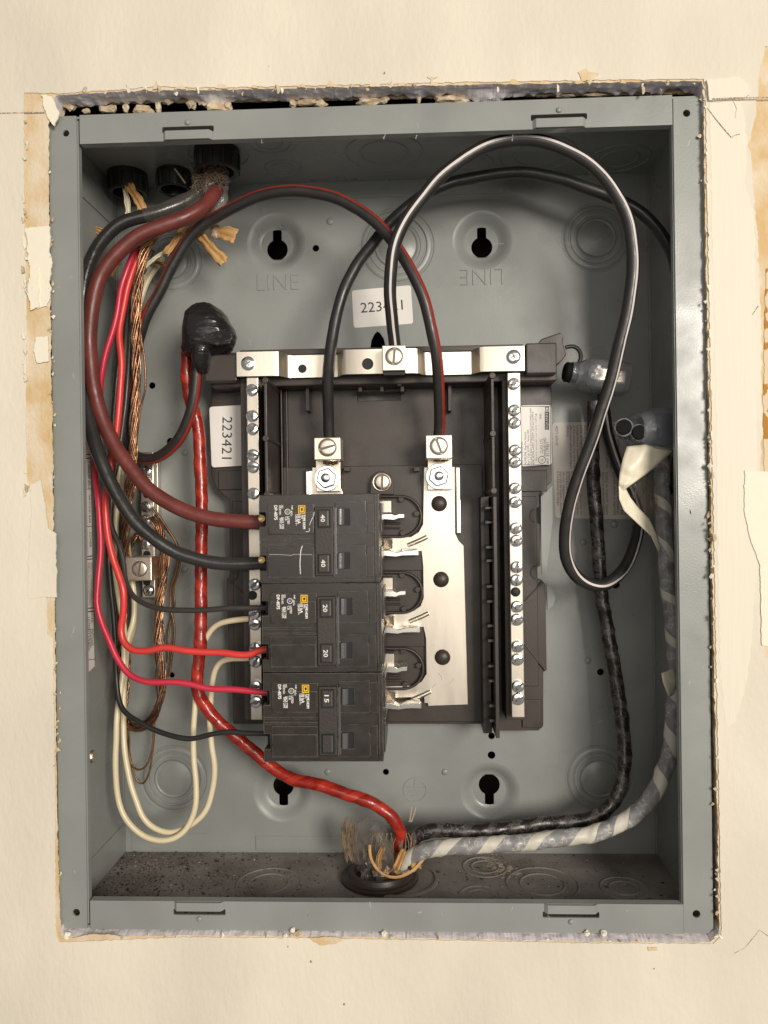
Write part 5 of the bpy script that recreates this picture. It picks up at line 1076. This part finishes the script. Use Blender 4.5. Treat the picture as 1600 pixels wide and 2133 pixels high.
# ================================================================== SPLICE CONNECTORS
def oriented(mb, c, ax, up, prof, n=24, sq=1.0):
    ax = Vector(ax).normalized(); u = Vector(up); u = (u - ax * u.dot(ax)).normalized(); v = ax.cross(u); vs = []
    for d, rx, ry, e in prof:
        for i in range(n):
            a = 2 * math.pi * i / n; ca, sa = math.cos(a), math.sin(a)
            vs.append(Vector(c) + ax * d + u * math.copysign(abs(ca) ** e, ca) * rx + v * math.copysign(abs(sa) ** e, sa) * ry)
    m_ = len(prof); mb.add(vs, [(k * n + i, k * n + (i + 1) % n, (k + 1) * n + (i + 1) % n, (k + 1) * n + i) for k in range(m_ - 1) for i in range(n)] + [tuple(range(n)), tuple(range(m_ * n - 1, (m_ - 1) * n - 1, -1))]); return mb
c1 = thing('splice_connector', 'clear insulated splice connector at the end of the neutral strap, above the loop', 'connector', P(1250, 815, .085), 'clear splice connectors')
A = P(1188, 776, .058); B = P(1306, 792, .060); ax = (B - A).normalized(); up = (0, 0, 1); Lc = (B - A).length
b = MB(); oriented(b, A, ax, up, [(0, .0066, .0078, .9), (.006, .0074, .0085, .9), (.007, .0086, .0095, .8), (.010, .0096, .0105, .7), (Lc * .75, .0106, .011, .55), (Lc - .001, .0100, .0105, .5), (Lc, .0090, .0095, .5)]); b.build('clear_cover', M['cover'], c1, smooth=35)
b = MB(); oriented(b, A + ax * .013, ax, up, [(0, .0058, .008, .4), (Lc - .016, .0058, .008, .4)]); b.build('metal_block', M['lug'], c1, bevel=.0006)
b = MB(); oriented(b, A - ax * .004, ax, up, [(0, .0050, .0055, 1), (.001, .0062, .0068, 1), (.008, .0062, .0068, 1)]); b.build('port_plug', M['rubber'], c1, smooth=35)
for k in (0,): 
    b = MB(); q = A + ax * (Lc * .38); b.cyl((q.x, q.y - .0112, q.z), .0048, .002, 'y', 20); b.build('screw_cap', M['cover'], c1, smooth=35)
c2 = thing('splice_connector', 'clear insulated splice connector with two black round plugs by the right wall', 'connector', P(1370, 940, .06), 'clear splice connectors')
A = P(1318, 896, .032); B = P(1420, 896, .040); ax = (B - A).normalized(); Lc = (B - A).length
b = MB(); oriented(b, A, ax, (0, 0, 1), [(0, .0085, .013, .75), (.003, .0105, .015, .7), (.010, .0125, .016, .55), (Lc, .0125, .016, .5)]); b.build('clear_cover', M['cover'], c2, smooth=35)
b = MB(); oriented(b, A + ax * .010, ax, (0, 0, 1), [(0, .0095, .013, .4), (Lc - .012, .0095, .013, .4)]); b.build('metal_block', M['base'], c2, bevel=.0006)
for x, y, r in ((1300, 889, 17), (1332, 900, 16)):
    p = P(x, y, .021); d = Vector((-.25, -1, -.02)).normalized()
    b = MB(); oriented(b, p, -d, (0, 0, 1), [(0, U(r - 3, .02), U(r - 3, .02), 1), (.0005, U(r - 1.4, .02), U(r - 1.4, .02), 1), (.008, U(r - 1, .02), U(r - 1, .02), 1)], 28); b.build('port_plug', M['rubber'], c2, smooth=35)
    b = MB(); oriented(b, p - d * .0035, -d, (0, 0, 1), [(0, U(r + 2, .02), U(r + 2, .02), 1), (.016, U(r + 5, .02), U(r + 5, .02), 1)], 28); b.build('port_collar', M['cover'], c2, smooth=35)
# ================================================================== LOOSE WHITE TAPE
def ribbon(rows, th):
    """grid of photo points with depth -> thick sheet"""
    m_, n_ = len(rows), len(rows[0]); b = MB(); b.add([P(*p) for r in rows for p in r], [(i * n_ + j, i * n_ + j + 1, (i + 1) * n_ + j + 1, (i + 1) * n_ + j) for i in range(m_ - 1) for j in range(n_ - 1)]); return b
def densify(rows, k=5, amp=.0006, seed=0):
    out = []
    for i in range(len(rows) - 1):
        for a in range(k):
            t = a / k; r = [tuple(x0 + (x1 - x0) * t for x0, x1 in zip(p0, p1)) for p0, p1 in zip(rows[i], rows[i + 1])]; out.append(r)
    out.append(rows[-1]); o2 = []
    for r in out:
        n_ = []
        for j in range(len(r) - 1):
            for a in range(k):
                t = a / k; p = tuple(x0 + (x1 - x0) * t for x0, x1 in zip(r[j], r[j + 1])); n_.append((p[0], p[1], p[2] + amp * noise.noise(Vector((p[0] * .05, p[1] * .05, seed)))))
        n_.append(r[-1]); o2.append(n_)
    return o2
tp = thing('loose_tape', 'unpeeled flap of cream tape folded over below the right hand connector', 'tape', P(1350, 1125, .05))
b = ribbon(densify([[(1306, 930, .026), (1345, 926, .024), (1404, 936, .030)], [(1297, 958, .024), (1334, 956, .022), (1378, 962, .028)], [(1291, 985, .023), (1318, 990, .022), (1346, 988, .026)], [(1289, 1008, .023), (1302, 1010, .022), (1318, 1008, .024)], [(1290, 1024, .024), (1294, 1023, .024), (1300, 1021, .025)]], 5, .0016, 2), 0)
b.build('upper_flap', M['whitetape'], tp, smooth=50, solid=.0003)
b = ribbon(densify([[(1289, 1008, .0235), (1304, 1018, .026)], [(1290, 1040, .023), (1313, 1036, .026)], [(1300, 1064, .024), (1330, 1058, .027)], [(1328, 1090, .026), (1352, 1080, .030)], [(1356, 1116, .030), (1368, 1112, .034)], [(1372, 1150, .036), (1378, 1148, .038)]], 5, .0012, 4), 0)
b.build('lower_flap', M['whitetape'], tp, smooth=50, solid=.0003)
b = ribbon(densify([[(1312, 1014, .030), (1356, 985, .034)], [(1318, 1036, .032), (1368, 1016, .036)], [(1336, 1056, .034), (1370, 1050, .038)], [(1356, 1080, .036), (1370, 1076, .040)]], 6, .003, 7), 0)
b.build('film', M['film'], tp, smooth=50, solid=.0002)
b = MB(); rnd = random.Random(4)
for k in range(26):
    x0, y0 = rnd.uniform(1318, 1362), rnd.uniform(990, 1060); b.tube(path([(x0, y0, .036), (x0 + rnd.uniform(-10, 10), y0 + rnd.uniform(5, 20), .034), (x0 + rnd.uniform(-4, 18), y0 + rnd.uniform(14, 40), .037)]), rnd.uniform(.00012, .00028), 5, uv=False)
o = b.build('fibre', M['fibre'], tp)
b = ribbon(densify([[(1378, 1402, .030), (1406, 1392, .034)], [(1382, 1424, .029), (1412, 1416, .033)], [(1394, 1452, .030), (1404, 1446, .034)]], 5, .0012, 9), 0); 
o = b.build('tape_tab', M['whitetape'], None, smooth=50, solid=.0003); tag(o, 'small cream tape end sticking out halfway down the grey wrapped cable', 'tape')
# ================================================================== BUSHINGS
def bushing(px, py, r, h, label):
    c = PZ(px, py, H2); b = MB()
    b.lathe((c.x, c.y, H2), [(r, -.0002), (r, -h * .25), (r * .96, -h * .27), (r * .96, -h), (r * .90, -h * 1.03), (r * .74, -h), (r * .70, -h * .8), (r * .70, -.0002)], 'z', 40)
    o = b.build('collar', M['bushing'], t_ := thing('conduit_bushing', label, 'bushing', (c.x, c.y, H2), 'black bushings in the top wall'), smooth=30)
    q = MB()
    for i in range(12):
        a = 2 * math.pi * i / 12; x, y = c.x + r * .97 * math.cos(a), c.y + r * .97 * math.sin(a); q.box(x - .0008, x + .0008, y - .0008, y + .0008, H2 - h * .97, H2 - h * .28)
    q.build('grip_ridge', M['bushing'], t_)
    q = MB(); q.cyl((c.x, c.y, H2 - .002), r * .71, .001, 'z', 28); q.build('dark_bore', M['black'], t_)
    return c
bu1 = bushing(266, 362, .0128, .0130, 'black round bushing nearest the left wall with a kraft paper twist in it')
bu2 = bushing(362, 358, .0112, .0120, 'black round bushing half hidden between two others at top left')
bu3 = bushing(452, 313, .0140, .0135, 'largest black bushing that the maroon and black cables come out of')
# ================================================================== SHEATH, FILLERS AND SHREDS AT TOP LEFT
def crumple(pts_c, r, seed, amp, n=26, sc=90):
    """crumpled open tube of film"""
    w_ = path(pts_c); b = MB(); vs = []
    for i, p in enumerate(w_):
        t = (w_[min(i + 1, len(w_) - 1)] - w_[max(i - 1, 0)]).normalized(); nn = Vector((0, -1, 0)); nn = (nn - t * nn.dot(t)).normalized(); bb = t.cross(nn)
        for k in range(n):
            a = 2 * math.pi * k / n; q = nn * math.cos(a) + bb * math.sin(a); rr = r(i / (len(w_) - 1)) if callable(r) else r
            vs.append(p + q * rr * (1 + amp * noise.noise((p + q * rr) * sc * 1.6 + Vector((seed, 0, 0))) * 1.8 + amp * .3 * noise.noise((p + q * rr) * sc * 4)))
    b.add(vs, [(i * n + k, i * n + (k + 1) % n, (i + 1) * n + (k + 1) % n, (i + 1) * n + k) for i in range(len(w_) - 1) for k in range(n)]); return b
cs = thing('cable_sheath', 'crinkled clear sheath and jute round the cables below the largest bushing', 'sheath', P(452, 350, .06))
b = crumple([(455, 340, .060), (452, 362, .057), (446, 388, .053)], lambda t: .0092 - .001 * t, 1, .16); b.build('film_sleeve', M['sheath'], cs, smooth=30)
b = crumple([(462, 385, .056), (460, 420, .060), (448, 445, .060), (446, 475, .060), (452, 498, .060)], lambda t: .0052 - .0026 * t, 5, .5); b.build('film_tail', M['sheath'], cs, smooth=30)
b = crumple([(440, 385, .050), (400, 412, .045), (350, 434, .041), (300, 449, .039)], lambda t: .0050 - .0010 * t, 9, .10); b.build('film_skin', M['film'], cs, smooth=30)
b = MB(); rnd = random.Random(12)
for k in range(130):
    x0, y0 = rnd.uniform(404, 464), rnd.uniform(336, 388); yy = .0485 - .002 * rnd.random()
    a = rnd.uniform(-1.4, 1.4); L_ = rnd.uniform(8, 30)
    b.tube(path([(x0 - L_ * .5, y0 + a * 14 + rnd.uniform(-5, 5), yy), (x0, y0 + rnd.uniform(-4, 4), yy - rnd.uniform(0, .004)), (x0 + L_ * .5, y0 - a * 14 + rnd.uniform(-5, 5), yy)]), rnd.uniform(.00022, .0004), 5, uv=False)
b.tube(path([(364, 352, .045), (372, 362, .045), (386, 382, .047)]), .0006, 6, uv=False)
o = b.build('jute_fibre', M['fibre'], cs); o['kind'] = 'stuff'
def paper(pts, wpx, label, seed, m='kraft', crease=.3, fold=6.0):
    """creased strip of kraft paper along photo points"""
    w_ = path(pts); b = MB(); n = 9; vs = []
    for i, p in enumerate(w_):
        t = (w_[min(i + 1, len(w_) - 1)] - w_[max(i - 1, 0)]).normalized(); side = Vector((-t.z, 0, t.x)); u = i / max(1, len(w_) - 1)
        wd = U(wpx, p.y) * (.75 + .35 * noise.noise(Vector((u * 4, seed, 0))) + .25 * u)
        for k in range(n):
            s_ = k / (n - 1) - .5; e = (noise.noise(Vector((s_ * 12, seed, 3))) * .0030 if i in (0, len(w_) - 1) else 0)
            vs.append(p + side * s_ * wd + Vector((0, -.0016 * abs(math.sin(s_ * fold + seed)) + .001 * noise.noise(Vector((s_ * 7, u * 6, seed))), 0)) + t * e)
    b.add(vs, [(i * n + k, i * n + k + 1, (i + 1) * n + k + 1, (i + 1) * n + k) for i in range(len(w_) - 1) for k in range(n - 1)])
    o = b.build('paper_filler', M[m], None, smooth=25, solid=.0003); return tag(o, label, 'paper')
paper([(268, 383, .062), (276, 398, .060), (288, 416, .056), (298, 436, .052)], 22, 'kraft paper twist hanging from the bushing nearest the left wall', 1)
paper([(262, 392, .066), (266, 415, .064), (268, 440, .060), (268, 470, .058)], 14, 'pale strip of paper behind the kraft twist by the left wall', 2, 'whitetape')
paper([(408, 480, .060), (430, 505, .056), (448, 525, .054), (468, 546, .052)], 26, 'kraft paper strip pointing down to the right beneath the clear film', 3)
paper([(440, 482, .062), (456, 484, .060), (474, 488, .058), (492, 494, .056)], 34, 'ragged kraft paper piece right of the clear film', 4)
paper([(376, 488, .056), (366, 505, .054), (354, 520, .052), (346, 530, .052)], 16, 'short kraft paper fold beside the copper strands', 5)
paper([(352, 522, .058), (330, 534, .058), (312, 548, .060), (300, 560, .062)], 10, 'pale paper sliver slanting left under the short kraft fold', 6, 'whitetape')
paper([(306, 544, .074), (330, 548, .074), (346, 556, .074)], 9, 'small flat kraft strip lying against the back panel', 7)
paper([(196, 478, .062), (206, 480, .062), (216, 486, .062)], 16, 'small kraft scrap poking out at the far left behind the black cable', 8)
paper([(248, 540, .070), (236, 556, .070), (226, 572, .070)], 26, 'crumpled kraft scrap low behind the maroon bend', 9)
paper([(392, 470, .066), (384, 478, .064), (378, 488, .062)], 26, 'brown kraft wad under the maroon cable by the film', 10)
paper([(318, 502, .046), (304, 510, .046), (292, 513, .047)], 14, 'kraft scrap tucked directly below the maroon cable', 11)
# ================================================================== BOTTOM HUB
hc = PZ(791, 1829, -H2)
hub = thing('conduit_hub', 'round black hub with rubber rim in the dirty floor of the box', 'hub', (hc.x, hc.y, -H2))
b = MB(); R = .0245
b.lathe((hc.x, hc.y, -H2), [(R, .0003), (R, .0020), (R * .95, .0028), (R * .86, .0026), (R * .82, .0034), (R * .78, .0060), (R * .70, .0062), (R * .66, .005), (R * .64, .0003)], 'z', 56); b.build('rim', M['base'], hub, smooth=30)
b = MB(); b.cyl((hc.x, hc.y, -H2 + .0002), R * .66, .0006, 'z', 36); b.build('dark_bore', M['black'], hub)
b = MB(); b.lathe((hc.x + .0125, hc.y - .001, -H2), [(R * 1.02, .0001), (R * 1.0, .0012), (R * .93, .0012), (R * .91, .0001)], 'z', 48); b.build('pressed_ring', M['floor'], hub, smooth=40)
fl = thing('torn_film', 'crumpled clear film and ties round the cables at the bottom hub', 'film', (hc.x, hc.y, -H2 + .004))
b = crumple([(800, 1838, .055), (792, 1800, .055), (778, 1765, .056), (766, 1735, .058), (752, 1712, .060)], lambda t: .0115 + .0030 * math.sin(t * 3) - .006 * t, 3, .35, 34); b.build('crumpled_film', M['film'], fl, smooth=30)
b = crumple([(812, 1810, .048), (806, 1775, .046), (790, 1745, .046), (776, 1722, .048)], lambda t: .0050 - .002 * t, 13, .6, 24); b.build('film_scrap', M['film'], fl, smooth=30)
b = MB(); w_ = path([(770, 1760, .048), (772, 1785, .046), (784, 1808, .044), (802, 1824, .043), (824, 1828, .043), (846, 1822, .044), (866, 1808, .045), (882, 1790, .047)]); b.tube(w_, .0009, 10, flat=.35, uv=False); b.build('tie_band', M['kraft'], fl, smooth=50)
b = MB(); rnd = random.Random(31)
for k in range(40):
    x0 = 730 + rnd.uniform(-18, 12); b.tube(path([(x0 + 6, 1790 + rnd.uniform(-20, 10), .056), (x0, 1752 + rnd.uniform(-18, 18), .058), (x0 + rnd.uniform(-6, 12), 1715 + rnd.uniform(-16, 16), .060)]), rnd.uniform(.00015, .0004), 5, uv=False)
for k in range(34):
    x0 = rnd.uniform(752, 868); b.tube(path([(x0, 1790, .052), (x0 + rnd.uniform(-8, 8), 1760, .052), (x0 + rnd.uniform(-4, 10), 1735, .054)]), .0003, 5, uv=False)
b.build('dark_thread', M['fibre'], fl)
for k in range(16):
    x0 = rnd.uniform(748, 872); chunk('dirt_clump', P(x0, 1800 + 18 * math.sin((x0 - 748) / 124 * 3.14) + rnd.uniform(-6, 6), .047 + rnd.uniform(0, .006)), rnd.uniform(.0012, .0026), rnd.choice((M['fibre'], M['base'], M['kraft'])), k * 2.3, fl, (1, 1, rnd.uniform(.7, 1.8)), 1)
paper([(798, 1764, .050), (792, 1778, .049), (788, 1796, .048), (790, 1810, .048)], 13, 'left hand scrap of brown paper standing in the bottom hub', 21)
paper([(842, 1768, .047), (836, 1780, .046), (830, 1796, .045), (824, 1810, .045)], 18, 'right hand scrap of brown paper standing in the bottom hub', 22)
for dx, lb_ in ((0, 'pale bristle leaning left above the bottom hub'), (9, 'pale bristle leaning right above the bottom hub')):
    b = MB(); b.tube(path([(853 + dx * .4, 1712, .060), (856 + dx * .7, 1698, .061), (857 + dx, 1680, .062)]), .0005, 6, uv=False); tag(b.build('bristle', M['palegrit'], None), lb_, 'bristle')
# ================================================================== DUST AND GRIT
rnd = random.Random(77)
def grit(name, m, n, label, smin, smax, fn):
    b = MB()
    for k in range(n):
        x, y = fn(); s_ = rnd.uniform(smin, smax) * (1 if rnd.random() < .9 else 1.9); a = rnd.uniform(0, 6.28); e = rnd.uniform(.5, 1.5)
        vs = []
        for (ux, uy, uz) in ((1, 0, .2), (0, 1, .2), (-1, 0, .2), (0, -1, .2), (0, 0, .75), (.1, .1, -.1)):
            ux, uy = ux * e * rnd.uniform(.6, 1.2), uy / e * rnd.uniform(.6, 1.2); vs.append((x + (ux * math.cos(a) - uy * math.sin(a)) * s_, y + (ux * math.sin(a) + uy * math.cos(a)) * s_, -H2 + .0001 + uz * s_ * .8))
        b.add(vs, [(0, 1, 4), (1, 2, 4), (2, 3, 4), (3, 0, 4), (1, 0, 5), (2, 1, 5), (3, 2, 5), (0, 3, 5)])
    return tag(b.build(name, m, None), label, 'grit', None, 'stuff')
def left_(): 
    while True:
        x, y = rnd.uniform(-W2 + .002, W2 - .002), rnd.uniform(.004, DEP - .001)
        if rnd.random() < math.exp(-(x + W2) * 17) + .05: return x, y
def even(): return rnd.uniform(-W2 + .002, W2 - .002), rnd.uniform(.004, DEP - .001)
grit('dark_grit', M['darkgrit'], 1100, 'dark grit scattered over the box floor', .0003, .0008, left_)
grit('brown_grit', M['dust'], 700, 'brown grit and paper crumbs on the box floor', .0003, .0008, left_)
grit('pale_grit', M['palegrit'], 280, 'pale plaster crumbs on the box floor, thickest at the left', .0003, .0008, left_)
grit('fine_dust', M['dust'], 500, 'fine dust specks spread over the box floor', .00015, .0004, even)
b = MB(); rnd = random.Random(5)
for k in range(130):
    t_ = rnd.random(); p = PZ(1012 + t_ * 60 + rnd.gauss(0, 9), 1788 + t_ * 34 + rnd.gauss(0, 7), -H2); s_ = rnd.uniform(.0003, .0012)
    b.dome((p.x, p.y, -H2), s_ * rnd.uniform(.7, 1.8), s_ * .3, 7, 3, (0, 0, 1))
tag(b.build('plaster_crumb_pile', M['palegrit'], None), 'small splash of pale plaster crumbs on the floor right of the hub', 'plaster', None, 'stuff')
